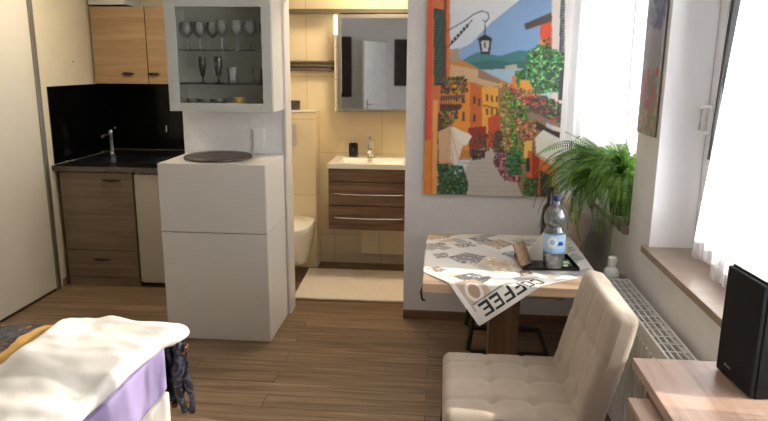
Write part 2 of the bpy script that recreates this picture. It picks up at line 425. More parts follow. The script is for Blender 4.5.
# windows
bm = new()
for (y0, y1) in (W1, W2):
    box(bm, XW+.001, GX-.012, y1-.004, y1-.0005, SZ, WT-.004); box(bm, XW+.001, GX-.012, y0+.0005, y0+.004, SZ, WT-.004); box(bm, XW+.001, GX-.012, y0, y1, WT-.004, WT-.0005)
struct('trim_3', bm, 'reveal')  # lining whiter than the walls, window brightness put into its colour
def window(idx, y0, y1, mull):
    w = thing('window_%d' % idx, None, None, (GX, (y0+y1)/2, SZ)); w['kind'] = 'structure'
    bm = new(); fw = .06; x0, x1 = GX-.01, GX+.06
    box(bm, x0, x1, y0, y1, SZ, SZ+fw, .006); box(bm, x0, x1, y0, y1, WT-fw, WT, .006)
    box(bm, x0, x1, y0, y0+fw, SZ+fw, WT-fw, .006); box(bm, x0, x1, y1-fw, y1, SZ+fw, WT-fw, .006)
    obj('window_frame', bm, 'frame', w)
    cells = list(zip([y0+fw]+mull, mull+[y1-fw]))
    for a, b in cells:
        bm = new(); s = .05; X0, X1 = GX-.025, GX+.04
        box(bm, X0, X1, a+.012, b-.012, SZ+fw+.005, SZ+fw+s, .006); box(bm, X0, X1, a+.012, b-.012, WT-fw-s, WT-fw-.005, .006)
        box(bm, X0, X1, a+.012, a+.012+s, SZ+fw+s, WT-fw-s, .006); box(bm, X0, X1, b-.012-s, b-.012, SZ+fw+s, WT-fw-s, .006)
        f = obj('sash', bm, 'frame', w)
        bm = new(); box(bm, GX+.01, GX+.016, a+.05, b-.05, SZ+fw+s-.01, WT-fw-s+.01); obj('pane', bm, 'clear', f)
        bm = new(); g = .011
        for (p, q) in ((b-.012-s-g, b-.012-s), (b-.012, b-.001), (a+.001, a+.012)): box(bm, GX-.012, GX+.03, p, q, SZ+fw+.004, WT-fw-.004)
        obj('gasket_gap_shade', bm, 'gasket_gap_shade', f)
    bm = new(); box(bm, XW-.025, GX-.01, y0+.002, y1+ (.03 if idx == 2 else -.002), SZ-.03, SZ, .004)
    obj('window_sill', bm, 'sill', w)
    return w
w1 = window(1, W1[0], W1[1], [])
w2 = window(2, W2[0], W2[1], [1.75])
bm = new(); yh = 2.852
box(bm, GX-.034, GX-.024, yh-.014, yh+.014, 1.41, 1.53, .003)
tube(bm, [(GX-.03, yh, 1.515), (GX-.058, yh, 1.518), (GX-.066, yh, 1.505), (GX-.067, yh, 1.42), (GX-.058, yh, 1.405), (GX-.03, yh, 1.408)], .008)
obj('window_handle', bm, 'plastic', w2, smooth=True)

bm = new()  # slanted dark prism put in as the shadow line beside the sash
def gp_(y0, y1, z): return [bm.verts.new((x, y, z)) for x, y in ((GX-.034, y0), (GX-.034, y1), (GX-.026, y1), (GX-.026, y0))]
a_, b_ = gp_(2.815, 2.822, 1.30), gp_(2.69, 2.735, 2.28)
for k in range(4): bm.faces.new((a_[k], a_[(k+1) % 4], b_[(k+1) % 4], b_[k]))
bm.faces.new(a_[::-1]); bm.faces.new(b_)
obj('gasket_gap_shade', bm, 'gasket_gap_shade', w2, label='dark wedge shape for the shaded gap beside the sash')

# rear of the room (seen in the bathroom mirror)
d1 = thing('door_1', None, None, (-1.0, -.98, 0)); d1['kind'] = 'structure'
R_ = Matrix.Rotation(math.radians(112), 4, 'Z')
bm = new(); box(bm, 0, .8, -.02, .02, .01, 2.03, .004, mtx=R_); obj('door_leaf', bm, 'door', d1, local=True)
bm = new(); tube(bm, [R_@Vector(p) for p in ((.72, -.02, 1.02), (.72, -.06, 1.02), (.60, -.065, 1.02))], .009); box(bm, .70, .74, -.028, -.02, .92, 1.1, mtx=R_); obj('door_handle', bm, 'chrome', d1, local=True)
for (x0, x1, z0, z1, lb) in ((-1.80, -1.60, 1.1, 2.12, 'tall dark framed print on the rear wall, the one farther from the windows'), (-.86, -.60, 1.3, 2.08, 'dark framed print on the rear wall between the door and the windows')):
    bm = new(); box(bm, x0, x1, YR, YR+.025, z0, z1, .004); obj('wall_print', bm, 'darkpic', label=lb, cat='picture')

# ------------------------------------------------------------------ curtains
def curtain(name, y0t, y1t, y0b, y1b, z0, z1, x, folds, amp, label, hem=0, seed=1, mat='sheer', dx=0, rise=0):
    bm = new(); ny, nz = folds*10, 24; rows = []
    for k in range(nz+1):
        t = k/nz; row = []
        for i in range(ny+1):
            s = i/ny
            y = (y0b*(1-t)+y0t*t)*(1-s)+(y1b*(1-t)+y1t*t)*s
            z = z0+(z1-z0)*t-(1-t)*rise*s+(1-t)**6*hem*math.sin(s*folds*PI*1.3+seed)
            xx = x+dx*s+amp*(math.sin(s*folds*2*PI+.5*math.sin(t*3+seed))+.35*math.sin(s*folds*5.1+seed))
            row.append(bm.verts.new((xx, y, z)))
        rows.append(row)
    for a, b in zip(rows, rows[1:]):
        for i in range(ny): bm.faces.new((a[i], a[i+1], b[i+1], b[i]))
    obj(name, bm, mat, label=label, cat='curtain', smooth=True, angle=180)
curtain('sheer_curtain', 3.30, 3.97, 3.30, 3.97, SZ+.05, 2.3, 1.065, 7, .016, 'full length sheer white curtain close to the glass behind the potted fern', seed=2, mat='voile')
curtain('sheer_curtain', 3.27, 4.13, 3.27, 4.13, 1.31, 2.3, .880, 6, .022, 'short white curtain hanging on the room side of the window, above the potted fern', seed=3, mat='voile', dx=-.125, rise=.15)
curtain('sheer_curtain', 2.42, 2.50, 2.42, 2.79, SZ+.018, 2.3, 1.062, 3, .012, 'narrow sheer white curtain panel hanging beside the white window handle', hem=.012)
curtain('sheer_curtain', .62, 2.47, .62, 2.50, SZ+.006, 2.3, 1.035, 16, .010, 'wide sheer white curtain panel hanging behind the black speaker', hem=.006, seed=4)

# ------------------------------------------------------------------ wardrobe and kitchen
wd = thing('wardrobe', 'tall cream white sliding door wardrobe with a dark metal edge strip, left of the kitchenette', 'wardrobe', (-2.86, 2.2, 0))
bm = new(); box(bm, XL+.002, -2.85, .2, 4.445, .02, 2.45, .002); obj('sliding_door', bm, 'wardrobe', wd)
bm = new(); box(bm, XL+.002, -2.838, 4.445, 4.49, .0, 2.45, .003); obj('edge_strip', bm, 'alu', wd)
bm = new(); box(bm, XL+.002, -2.853, .2, 4.445, .0, .02); obj('bottom_track', bm, 'oakgap', wd)

KY = 4.585
bs = thing('backsplash', 'glossy black backsplash panels around the kitchenette sink corner', 'backsplash', (-2.3, 5.54, .93))
bm = new(); box(bm, XL+.0008, XL+.006, KY+.02, 5.549, .93, 1.497, .001); obj('panel', bm, 'black', bs)
bm = new(); box(bm, XL+.007, -1.692, 5.544, 5.549, .93, 1.497, .001); obj('panel', bm, 'black', bs)
bm = new(); box(bm, XL+.002, -1.692, KY-.015, 5.543, .885, .925, .003)
ct = obj('kitchen_worktop', bm, 'counter', label='dark stone worktop over the wooden base cabinet and white fridge', cat='worktop')
bm = new(); box(bm, XL+.002, -1.692, KY-.019, KY-.014, .886, .922, .001); obj('front_edge', bm, 'counteredge', ct, label='worn grey marbled front edge')
bm = new(); sx0, sx1, sy0, sy1 = -2.80, -1.95, 4.70, 5.15
box(bm, sx0, sx1, sy0, sy0+.025, .925, .934, .003); box(bm, sx0, sx1, sy1-.06, sy1, .925, .934, .003)
box(bm, sx0, sx0+.025, sy0+.025, sy1-.06, .925, .934, .003); box(bm, -2.35, sx1, sy0+.025, sy1-.06, .925, .932, .003)
for k in range(7): box(bm, -2.3+k*.045, -2.285+k*.045, sy0+.05, sy1-.09, .932, .936, .001)
box(bm, sx0+.025, -2.35, sy0+.025, sy1-.06, .9255, .9275)
obj('kitchen_sink', bm, 'sink', ct, label='black sink with a ribbed drainer')
bm = new(); fx, fy = -2.68, 5.11
lathe(bm, [(.026, .934), (.026, .95), (.018, .96), (.017, 1.10), (.02, 1.115), (.0195, 1.135), (.006, 1.14)], fx, fy, 16)
tube(bm, [(fx, fy, 1.09), (fx+.01, fy-.06, 1.115), (fx+.015, fy-.14, 1.11), (fx+.016, fy-.17, 1.095)], .011)
tube(bm, [(fx, fy, 1.13), (fx+.02, fy-.01, 1.15), (fx+.06, fy-.03, 1.16)], .006)
obj('kitchen_faucet', bm, 'chrome', smooth=True, label='slim chrome mixer tap behind the black kitchen sink', cat='tap')
bm = new(); box(bm, -2.40, -2.385, 5.533, 5.5435, 1.08, 1.14, .003); tube(bm, [(-2.392, 5.535, 1.09), (-2.392, 5.51, 1.085), (-2.392, 5.505, 1.1)], .004)
obj('wall_hook', bm, 'chrome', label='small chrome hook on the black backsplash beside the tap', cat='hook')

def bar_handle(x, z, w, y, parent, mat='darkmetal'):
    bm = new(); n = 12; pts = [(x-w/2+w*i/n, y-.006-.018*math.sin(PI*i/n)**.6, z) for i in range(n+1)]
    tube(bm, pts, [.004+.006*math.sin(PI*i/n) for i in range(n+1)])
    return obj('handle', bm, mat, parent, smooth=True)
bc = thing('base_cabinet', 'brown oak base cabinet with a door over a drawer, under the kitchen sink', 'cabinet', (-2.55, 4.9, 0))
bm = new(); box(bm, -2.826, -2.262, KY+.012, 5.5, .0, .884); obj('body', bm, 'oakgap', bc)
bm = new(); box(bm, -2.822, -2.266, KY-.006, KY+.012, .285, .878, .002); dd = obj('door', bm, 'oakd', bc); bar_handle(-2.42, .825, .15, KY-.006, dd)
bm = new(); box(bm, -2.822, -2.266, KY-.006, KY+.012, .075, .279, .002); dd = obj('drawer', bm, 'oakd', bc); bar_handle(-2.55, .215, .14, KY-.006, dd)
bm = new(); box(bm, -2.826, -2.262, KY+.0, KY+.0115, .0, .07); obj('plinth', bm, 'oakd', bc)
fr = thing('refrigerator', 'white built-under fridge between the oak base cabinet and the tall white cabinet', 'fridge', (-2.0, 4.9, 0))
bm = new(); box(bm, -2.255, -1.70, KY+.03, 5.45, .03, .88); obj('body', bm, 'white', fr)
bm = new(); box(bm, -2.252, -1.70, KY-.004, KY+.028, .045, .872, .006); obj('door', bm, 'fridge', fr)
bm = new(); box(bm, -2.255, -1.70, KY+.05, KY+.1, 0, .04); obj('plinth', bm, 'oakgap', fr)

for i, (x0, x1, lb, hx) in enumerate(((-2.845, -2.392, 'light oak wall cabinet door beside the cream side wall over the sink', -2.56), (-2.388, -1.93, 'light oak wall cabinet partly hidden by the glass fronted cabinet', -2.32))):
    u = thing('wall_cabinet', lb, 'cabinet', ((x0+x1)/2, 5.4, 1.5), 'oak kitchen wall cabinets')
    bm = new(); box(bm, x0, x1, 5.27, 5.542, 1.502, 2.105); obj('body', bm, 'oakgap', u)
    bm = new(); box(bm, x0+.002, x1-.002, 5.25, 5.269, 1.502, 2.105, .002); dd = obj('door', bm, 'oak', u); bar_handle(hx if i == 0 else -2.345, 1.585, .095, 5.25, dd)
bm = new(); box(bm, -2.85, -2.55, 5.25, 5.54, 2.12, 2.24, .006); obj('storage_box', bm, 'grey', label='flat pale grey box on top of the oak wall cabinet', cat='box')
bm = new(); box(bm, XL, XL+.003, 4.98, 4.99, 1.67, 1.68); obj('nail', bm, 'darkmetal', label='tiny dark nail in the cream kitchen side wall', cat='nail')

# tall white cabinet + turntable
TX0, TX1, TY0, TY1 = -1.665, -1.022, 3.69, 4.165
tc = thing('white_cabinet', 'chest high plain white cabinet with two stacked fronts, beside the bathroom doorway', 'cabinet', ((TX0+TX1)/2, 3.93, 0))
bm = new(); box(bm, TX0, TX1, TY0+.02, TY1, 0.0, .683, .002); box(bm, TX0, TX1, TY0+.02, TY1, .687, 1.097, .002); obj('body', bm, 'white', tc)
bm = new(); box(bm, TX0, TX1, TY0, TY0+.018, .006, .683, .002); obj('door', bm, 'whitec', tc)
bm = new(); box(bm, TX0, TX1, TY0, TY0+.018, .688, 1.097, .002); obj('door', bm, 'whitec', tc)
bm = new(); lathe(bm, [(.195, 1.0975), (.207, 1.102), (.207, 1.112), (.20, 1.118), (.13, 1.118), (.128, 1.116), (.01, 1.116)], -1.385, 3.95, 64)
obj('turntable', bm, 'trivet', smooth=True, label='round dark brown board lying on the tall white cabinet', cat='board')
bm = new(); box(bm, -1.228, -1.146, YB-.012, YB, 1.10, 1.262, .003)
sw = obj('light_switch', bm, 'plastic', label='white double light switch above the tall white cabinet', cat='switch')
for z in (1.118, 1.192):
    bm = new(); box(bm, -1.220, -1.154, YB-.018, YB-.0115, z, z+.066, .003); obj('rocker', bm, 'plastic', sw)

# glass fronted wall cabinet
GX0, GX1, GY0, GY1, GZ0, GZ1 = -1.655, -1.02, 3.90, 4.178, 1.388, 2.06
gc = thing('display_cabinet', 'pale grey wall cabinet with a glass door and drinking glasses inside', 'cabinet', ((GX0+GX1)/2, 4.04, GZ0))
bm = new(); t = .018; yb = GY0+.02
box(bm, GX0, GX0+t, yb, GY1, GZ0, GZ1); box(bm, GX1-t, GX1, yb, GY1, GZ0, GZ1); box(bm, GX0+t, GX1-t, yb, GY1, GZ0, GZ0+t); box(bm, GX0+t, GX1-t, yb, GY1, GZ1-t, GZ1)
box(bm, GX0+t, GX1-t, GY1-.008, GY1, GZ0+t, GZ1-t)
obj('body', bm, 'cabin', gc)
bm = new(); box(bm, GX1-.0005, GX1+.003, yb, GY1, GZ0, GZ1); obj('side_panel', bm, 'white', gc, label='white outer side panel')
bm = new(); f = .055
box(bm, GX0, GX0+f+.012, GY0, yb-.001, GZ0, GZ1, .002); box(bm, GX1-f, GX1, GY0, yb-.001, GZ0, GZ1, .002)
box(bm, GX0+f+.012, GX1-f, GY0, yb-.001, GZ0, GZ0+f-.005, .002); box(bm, GX0+f+.012, GX1-f, GY0, yb-.001, GZ1-f-.01, GZ1, .002)
dr = obj('door', bm, 'grey', gc)
bm = new(); box(bm, GX0+f, GX1-f+.004, GY0+.008, GY0+.012, GZ0+.04, GZ1-f); obj('pane', bm, 'doorglass', dr)
for z in (1.553, 1.752):
    bm = new(); box(bm, GX0+t+.001, GX1-t-.001, yb+.015, GY1-.010, z-.006, z, .001); obj('glass_shelf', bm, 'shelfglass', gc)

def glass_bm(kind):
    bm = new(); n = 20
    if kind == 'wine': p = [(.03, 0), (.031, .002), (.006, .006), (.004, .07), (.012, .08), (.03, .105), (.034, .135), (.028, .175), (.0265, .175), (.032, .135), (.028, .107), (.008, .083), (.001, .082)]
    elif kind == 'flute': p = [(.026, 0), (.027, .002), (.006, .006), (.004, .03), (.014, .05), (.022, .10), (.021, .16), (.0195, .16), (.02, .10), (.011, .053), (.001, .05)]
    elif kind == 'tumbler': p = [(.026, 0), (.028, .002), (.034, .095), (.0325, .095), (.0265, .008), (.001, .008)]
    elif kind == 'bowl': p = [(.022, 0), (.024, .003), (.04, .03), (.042, .05), (.040, .05), (.037, .03), (.02, .006), (.001, .006)]
    elif kind == 'cup': p = [(.025, 0), (.028, .002), (.034, .02), (.035, .062), (.032, .062), (.031, .02), (.024, .006), (.001, .006)]
    return lathe(bm, p, 0, 0, n, cap=False)
def gset(kind, name, mat, items, cat, group):
    me = finish(glass_bm(kind), name, mat, True)
    for (x, y, z, lb, s) in items:
        o = bpy.data.objects.new(name, me); link(o); o.location = (x, y, z); o.scale = (s[0], s[0], s[1])
        tag(o, lb, cat, group)
T3 = 1.7525; T2 = 1.5535; T1 = GZ0+t+.0005
gset('wine', 'wine_glass', 'glass', [(-1.585, 4.06, T3, 'clear stemmed glass on the top glass shelf', (1.15, .95)), (-1.505, 4.06, T3, 'clear stemmed glass on the top glass shelf', (1.15, .95)),
    (-1.425, 4.07, T3, 'clear stemmed glass on the top glass shelf', (1.15, .95)), (-1.345, 4.00, T3, 'clear stemmed glass on the top glass shelf', (1.15, 1.0)), (-1.262, 4.03, T3, 'clear stemmed glass on the top glass shelf', (1.15, 1.0)),
    (-1.18, 4.04, T3, 'clear stemmed glass on the top glass shelf', (1.15, 1.0)), (-1.1, 4.09, T3, 'clear stemmed glass on the top glass shelf', (1.1, .95))], 'glass', 'stemmed glasses on the top cabinet shelf')
gset('flute', 'champagne_flute', 'glassdark', [(-1.49, 4.04, T2, 'slender smoky glass on the middle shelf, nearer the cabinet side over the kitchen', (1.0, 1.0)), (-1.39, 4.04, T2, 'slender smoky glass on the middle shelf beside the clear tumbler', (1.15, 1.0))], 'glass', 'smoky glasses on the middle cabinet shelf')
gset('tumbler', 'tumbler', 'glass', [(-1.30, 4.04, T2, 'clear straight tumbler on the middle shelf beside the smoky glasses', (1, 1)), (-1.15, 4.07, T2, 'clear straight tumbler alone at the doorway end of the middle shelf', (1, .95))], 'glass', 'tumblers on the middle cabinet shelf')
gset('bowl', 'glass_bowl', 'glass', [(x, 4.03, T1, 'low clear glass cup in the row on the cabinet floor', (1, 1)) for x in (-1.555, -1.47, -1.385)], 'cup', 'low glass cups on the cabinet floor')
gset('cup', 'yellow_cup', 'yellow', [(-1.262, 4.03, T1, 'small yellow cup on the cabinet floor beside the low glass cups', (1, 1)), (-1.105, 4.07, T1, 'small yellow cup alone in the doorway side corner of the cabinet', (.75, .8))], 'cup', 'yellow cups on the cabinet floor')

# ------------------------------------------------------------------ bathroom
ci = thing('cistern_casing', 'cream tiled boxed-in cistern behind the wall-hung toilet', 'casing', (-1.3, 5.3, 0))
bm = new(); box(bm, -1.598, -1.02, 5.22, 5.388, .0, 1.295, .004); obj('casing', bm, 'tile', ci)
bm = new(); box(bm, -1.598, -1.015, 5.215, 5.388, 1.296, 1.308, .002); obj('top_board', bm, 'ceramic', ci)
bm = new(); box(bm, -1.37, -1.175, 5.208, 5.219, 1.03, 1.2, .004); box(bm, -1.35, -1.195, 5.204, 5.208, 1.05, 1.18, .003); obj('flush_plate', bm, 'chrome', ci)
to = thing('toilet', 'white wall-hung toilet with closed lid, left side of the bathroom', 'toilet', (-1.19, 4.95, .05))
def toilet_ring(bm, prof, y0=5.213, cx=-1.185):
    rings = []
    for (z, w, l, back) in prof:
        ring = []
        for i in range(32):
            a = 2*PI*i/32; c, s = math.cos(a), math.sin(a)
            px = cx+w*math.copysign(abs(c)**.85, c)
            py = (y0-l/2-back)-(l/2)*math.copysign(abs(s)**(.95 if s > 0 else .5), s)
            ring.append(bm.verts.new((px, py, z)))
        rings.append(ring)
    for a, b in zip(rings, rings[1:]):
        for i in range(32): bm.faces.new((a[i], a[(i+1) % 32], b[(i+1) % 32], b[i]))
    bm.faces.new(rings[0][::-1]); bm.faces.new(rings[-1])
bm = new(); toilet_ring(bm, [(.10, .08, .24, 0), (.12, .12, .34, 0), (.2, .15, .43, 0), (.3, .172, .50, 0), (.37, .186, .55, 0), (.40, .188, .56, 0)]); obj('bowl', bm, 'ceramic', to, smooth=True)
bm = new(); toilet_ring(bm, [(.402, .190, .54, .03), (.43, .196, .545, .03), (.452, .190, .54, .03), (.458, .170, .50, .045)]); obj('lid', bm, 'ceramic', to, smooth=True)
bm = new(); lathe(bm, [(.03, 1.3085), (.036, 1.312), (.04, 1.38), (.037, 1.38), (.033, 1.318), (.001, 1.316)], -1.195, 5.30, 20, cap=False)
obj('candle_glass', bm, 'glassdark', smooth=True, label='dark glass tealight holder on top of the cistern casing', cat='candle holder')
bm = new()
for z in (1.625, 1.655, 1.685): tube(bm, [(-1.55, 5.355, z), (-.885, 5.355, z)], .010)
for x in (-1.53, -.92): box(bm, x-.012, x+.012, 5.35, 5.4, 1.61, 1.70, .002)
box(bm, -1.55, -.885, 5.385, 5.4, 1.615, 1.695)
obj('towel_rail', bm, 'rail', smooth=True, label='grey metal towel rail on the cream tiles beside the mirror', cat='rail')
mc = thing('mirror_cabinet', 'mirrored bathroom cabinet with a lit lamp strip, over the washbasin', 'mirror', (-.56, 5.33, 1.3))
bm = new(); box(bm, -.84, -.20, 5.272, 5.398, 1.30, 2.05, .002); obj('body', bm, 'rail', mc)
bm = new(); box(bm, -.838, -.202, 5.262, 5.271, 1.302, 1.322, .001); box(bm, -.838, -.202, 5.262, 5.271, 2.02, 2.048, .001); box(bm, -.838, -.812, 5.262, 5.271, 1.322, 2.02, .001); obj('mirror_frame', bm, 'alu', mc)
bm = new(); box(bm, -.812, -.202, 5.264, 5.270, 1.322, 2.02); obj('mirror', bm, 'mirror', mc)
bm = new(); box(bm, -.872, -.843, 5.29, 5.38, 1.30, 1.90, .002); obj('lamp_housing', bm, 'tilel', mc)
bm = new(); box(bm, -.872, -.843, 5.27, 5.38, 1.90, 2.045, .004); obj('lamp_tube', bm, 'lampon', mc, label='glowing lamp strip')

VX0, VX1, VY = -.868, -.215, 4.93
va = thing('vanity_unit', 'walnut bathroom vanity with two handled drawers and a white washbasin', 'vanity', (-.54, 5.15, .41))
bm = new(); box(bm, VX0+.004, VX1-.004, VY+.02, 5.388, .412, .892); obj('body', bm, 'oakgap', va)
bm = new(); box(bm, VX0, VX1, VY, VY+.018, .792, .893, .002); box(bm, VX0, VX0+.016, VY+.018, 5.388, .412, .893, .001); obj('top_panel', bm, 'vanity', va)
for (z0, z1, hz) in ((.605, .785, .695), (.412, .598, .508)):
    bm = new(); box(bm, VX0, VX1, VY, VY+.018, z0, z1, .002); d_ = obj('drawer', bm, 'vanity', va)
    bm = new(); n = 12; tube(bm, [(-.82+.53*i/n, VY-.004-.02*math.sin(PI*i/n)**.5, hz) for i in range(n+1)], .0055); obj('handle', bm, 'chrome', d_, smooth=True)
bm = new(); x0, x1, y0, y1 = VX0-.006, VX1+.006, VY-.012, 5.388
xs = [x0, x0+.07, x1-.09, x1]; ys = [y0, y0+.05, y1-.12, y1]
g = {}
for i, x in enumerate(xs):
    for j, y in enumerate(ys): g[i, j] = bm.verts.new((x, y, .928))
gi = [(1, 1), (2, 1), (2, 2), (1, 2)]; low = [bm.verts.new((g[k].co.x+(.03 if k[0] == 1 else -.03), g[k].co.y+(.02 if k[1] == 1 else -.02), .900)) for k in gi]
for i in range(3):
    for j in range(3):
        if (i, j) != (1, 1): bm.faces.new((g[i, j], g[i+1, j], g[i+1, j+1], g[i, j+1]))
for k in range(4): bm.faces.new((g[gi[k]], g[gi[(k+1) % 4]], low[(k+1) % 4], low[k]))
bm.faces.new(low)
bt = [bm.verts.new((g[k].co.x, g[k].co.y, .8935)) for k in ((0, 0), (3, 0), (3, 3), (0, 3))]
rim = [[g[i, 0] for i in range(4)], [g[3, j] for j in range(4)], [g[i, 3] for i in (3, 2, 1, 0)], [g[0, j] for j in (3, 2, 1, 0)]]
for k in range(4): bm.faces.new(rim[k]+[bt[(k+1) % 4], bt[k]])
bm.faces.new(bt[::-1])
obj('washbasin', bm, 'ceramic', va)
bm = new(); fx, fy = -.58, 5.325
lathe(bm, [(.032, .929), (.032, .935), (.028, .94), (.028, 1.06), (.024, 1.07), (.003, 1.072)], fx, fy, 16); tube(bm, [(fx, fy, 1.0), (fx, fy-.07, .995), (fx, fy-.12, .985)], .018)
tube(bm, [(fx, fy, 1.065), (fx, fy-.03, 1.085), (fx, fy-.08, 1.095)], .012)
obj('basin_faucet', bm, 'chrome', smooth=True, label='chrome mixer tap on the bathroom washbasin', cat='tap')
sd = thing('soap_dispenser', 'black soap dispenser with a pump, on the washbasin beside the tap', 'soap dispenser', (-.725, 5.32, .929))
bm = new(); soft_box(bm, .075, .05, .115, .012, 5, mtx=Matrix.Translation((-.725, 5.32, .987))); lathe(bm, [(.02, 1.027), (.014, 1.035), (.013, 1.047)], -.725, 5.32, 14); obj('bottle', bm, 'tray', sd, smooth=True)
bm = new(); lathe(bm, [(.012, 1.047), (.012, 1.056), (.004, 1.058), (.004, 1.08), (.011, 1.082), (.011, 1.09)], -.725, 5.32, 12); tube(bm, [(-.725, 5.32, 1.086), (-.725, 5.285, 1.083)], .004); obj('pump', bm, 'chrome', sd, smooth=True)
bm = new(); box(bm, -.66, .45, 5.30, 5.388, .11, .33, .003); obj('pipe_casing', bm, 'tilel', label='low pale tiled ledge against the wall under the vanity', cat='ledge')

def matfn(p, n):
    return p+Vector((0, 0, .004*noise.noise(p*30))) if n.z > .3 else p
bm = new(); soft_box(bm, .90, .70, .022, .010, 40, matfn, Matrix.Translation((-.60, 4.80, .0112)))
for v in bm.verts: v.co.x += .0+(-.035 if v.co.x < -.9 else 0)*(v.co.y-4.4)
obj('bath_mat', bm, 'mat_', smooth=True, label='cream fluffy bath mat on the floor inside the doorway', cat='mat')

# ------------------------------------------------------------------ large print of a street, and small print on the pier
def street_print():
    p = lambda *a: [on_y(x, y, YB-.02) for x, y in a]
    x0, x1, z0, z1 = -.112, .722, .862, 2.12
    Q = Paint(x0, x1, z0, z1, 210, 316, (214, 226, 238))
    s = .0062
    def F_(pts, c, a=1, m=.0): Q.fill(p(*pts), c, a, m)
    def LV(pts, cols, n, r):
        cs = [tuple(max(0, min(255, v*k)) for v in c) for c in cols for k in (.55, .85, 1, 1.25)]
        Q.leaves(p(*pts), cs, int(n*2.4), r*s*.62)
    Q.grad(p((440, -20), (580, -20), (580, 90), (440, 90)), (190, 210, 230), (236, 238, 240), 1.5, 2.06)
    F_([(452, 52), (470, 44), (492, 22), (522, -2), (535, -20), (580, -20), (580, 90), (452, 90)], (138, 172, 212), 1, .03)
    F_([(500, 42), (540, 10), (580, 0), (580, 66), (500, 66)], (132, 172, 216), .7)
    F_([(462, 60), (478, 52), (500, 56), (520, 50), (545, 54), (560, 60), (560, 74), (462, 74)], (64, 128, 134), 1, .15)
    F_([(462, 64), (490, 60), (512, 62), (540, 58), (545, 75), (462, 75)], (52, 106, 104), .8, .2)
    F_([(470, 70), (545, 68), (545, 84), (470, 84)], (164, 196, 214), 1, .05)
    F_([(505, 66), (516, 64), (518, 69), (505, 70)], (190, 186, 170))
    # far houses down the hill
    F_([(446, 60), (456, 54), (462, 60), (498, 78), (512, 84), (520, 96), (520, 160), (446, 160)], (196, 130, 62), 1, .15)
    F_([(448, 64), (478, 70), (502, 84), (490, 88), (474, 82), (448, 80)], (206, 174, 132), 1, .12)
    F_([(478, 68), (500, 80), (500, 84), (478, 78)], (150, 120, 96), 1, .1)
    F_([(448, 50), (458, 48), (460, 62), (448, 62)], (170, 150, 128))
    F_([(452, 78), (470, 82), (470, 150), (452, 150)], (228, 148, 52), 1, .12)
    F_([(470, 82), (482, 88), (482, 150), (470, 150)], (206, 106, 44), 1, .12)
    F_([(482, 87), (500, 88), (500, 130), (482, 140)], (238, 172, 64), 1, .12)
    F_([(500, 84), (514, 90), (514, 130), (500, 134)], (222, 196, 130), 1, .12)
    F_([(468, 128), (486, 126), (488, 160), (470, 162)], (150, 44, 34), 1, .2)
    F_([(488, 118), (500, 112), (500, 150), (488, 154)], (206, 78, 40), 1, .2)
    for (x, y, w, h) in ((455, 92, 3, 9), (462, 94, 3, 9), (455, 110, 3, 9), (462, 112, 3, 9), (473, 96, 2.5, 8), (478, 98, 2, 8), (473, 114, 2.5, 8), (486, 94, 2, 7), (491, 95, 2, 7), (496, 96, 2, 6), (486, 108, 2, 7), (491, 108, 2, 7), (496, 108, 2, 7), (478, 132, 3, 12), (484, 134, 2, 12)):
        F_([(x, y), (x+w, y+.5), (x+w, y+h), (x, y+h)], (96, 56, 36))
    # street
    F_([(482, 148), (496, 148), (508, 168), (520, 178), (530, 200), (456, 200), (464, 172), (472, 156)], (196, 186, 176), 1, .05)
    for k in range(9):
        yy = 158+k*4.6; F_([(462-(k*.6), yy), (515+k*1.6, yy+1), (515+k*1.6, yy+1.9), (462-(k*.6), yy+.8)], (186, 176, 166))
    LV([(472, 150), (486, 150), (484, 158), (472, 160)], [(60, 40, 50), (90, 60, 60), (40, 36, 40)], 60, 1.4)
    # left house
    F_([(418, -20), (450, -20), (450, 120), (454, 200), (418, 200)], (214, 120, 66), 1, .08)
    F_([(418, -20), (431, -20), (429, 200), (418, 200)], (176, 56, 44), 1, .1)
    F_([(428, -20), (433, -20), (430, 200), (425, 200)], (222, 92, 62), 1, .08)
    F_([(424, 140), (431, 140), (430, 200), (422, 200)], (232, 140, 44), 1, .2)
    F_([(434, 8), (444, 10), (444, 85), (434, 86)], (40, 66, 60))
    for k in range(26): F_([(435, 11+k*2.8), (443, 12+k*2.8), (443, 13+k*2.8), (435, 12.1+k*2.8)], (78, 108, 96))
    F_([(444, -20), (446.5, -20), (446.5, 90), (444, 90)], (120, 64, 44))
    F_([(433, 100), (438, 100), (438, 198), (432, 198)], (240, 168, 96), 1, .1)
    F_([(438, 112), (447, 118), (444, 170), (437, 170)], (98, 60, 40), 1, .3)
    F_([(440, 96), (464, 94), (464, 98), (440, 101)], (120, 96, 84)); F_([(440, 104), (462, 104), (460, 110), (440, 112)], (92, 62, 50))
    for k in range(9): Q.line(p((441+k*2.6, 96), (441+k*2.6, 108)), .0035, (36, 34, 36))
    LV([(441, 78), (466, 76), (468, 92), (441, 94)], [(50, 84, 44), (84, 58, 50), (70, 104, 58), (160, 70, 50)], 110, 1.5)
    LV([(440, 110), (458, 112), (452, 130), (442, 128)], [(60, 100, 50), (96, 126, 64), (130, 90, 60)], 50, 1.6)
    F_([(438, 132), (450, 126), (470, 134), (462, 148), (458, 162), (439, 164)], (214, 176, 136), 1, .06)
    F_([(450, 127), (470, 134), (462, 148), (458, 162), (451, 163)], (240, 224, 204), 1, .04)
    for q in ((445, 166), (453, 166), (460, 164)): Q.line(p((450, 128), q), .005, (196, 160, 124))
    F_([(452, 126), (472, 136), (466, 146), (458, 140)], (246, 236, 220))
    LV([(438, 164), (462, 166), (468, 182), (466, 200), (437, 200)], [(30, 70, 44), (44, 96, 56), (70, 132, 74), (22, 50, 36)], 330, 1.7)
    for (x, y) in ((484, 96), (489, 97), (494, 98), (455, 104), (474, 122)): F_([(x-1.5, y+9), (x+3.5, y+9.4), (x+3.5, y+10.8), (x-1.5, y+10.4)], (120, 72, 44))
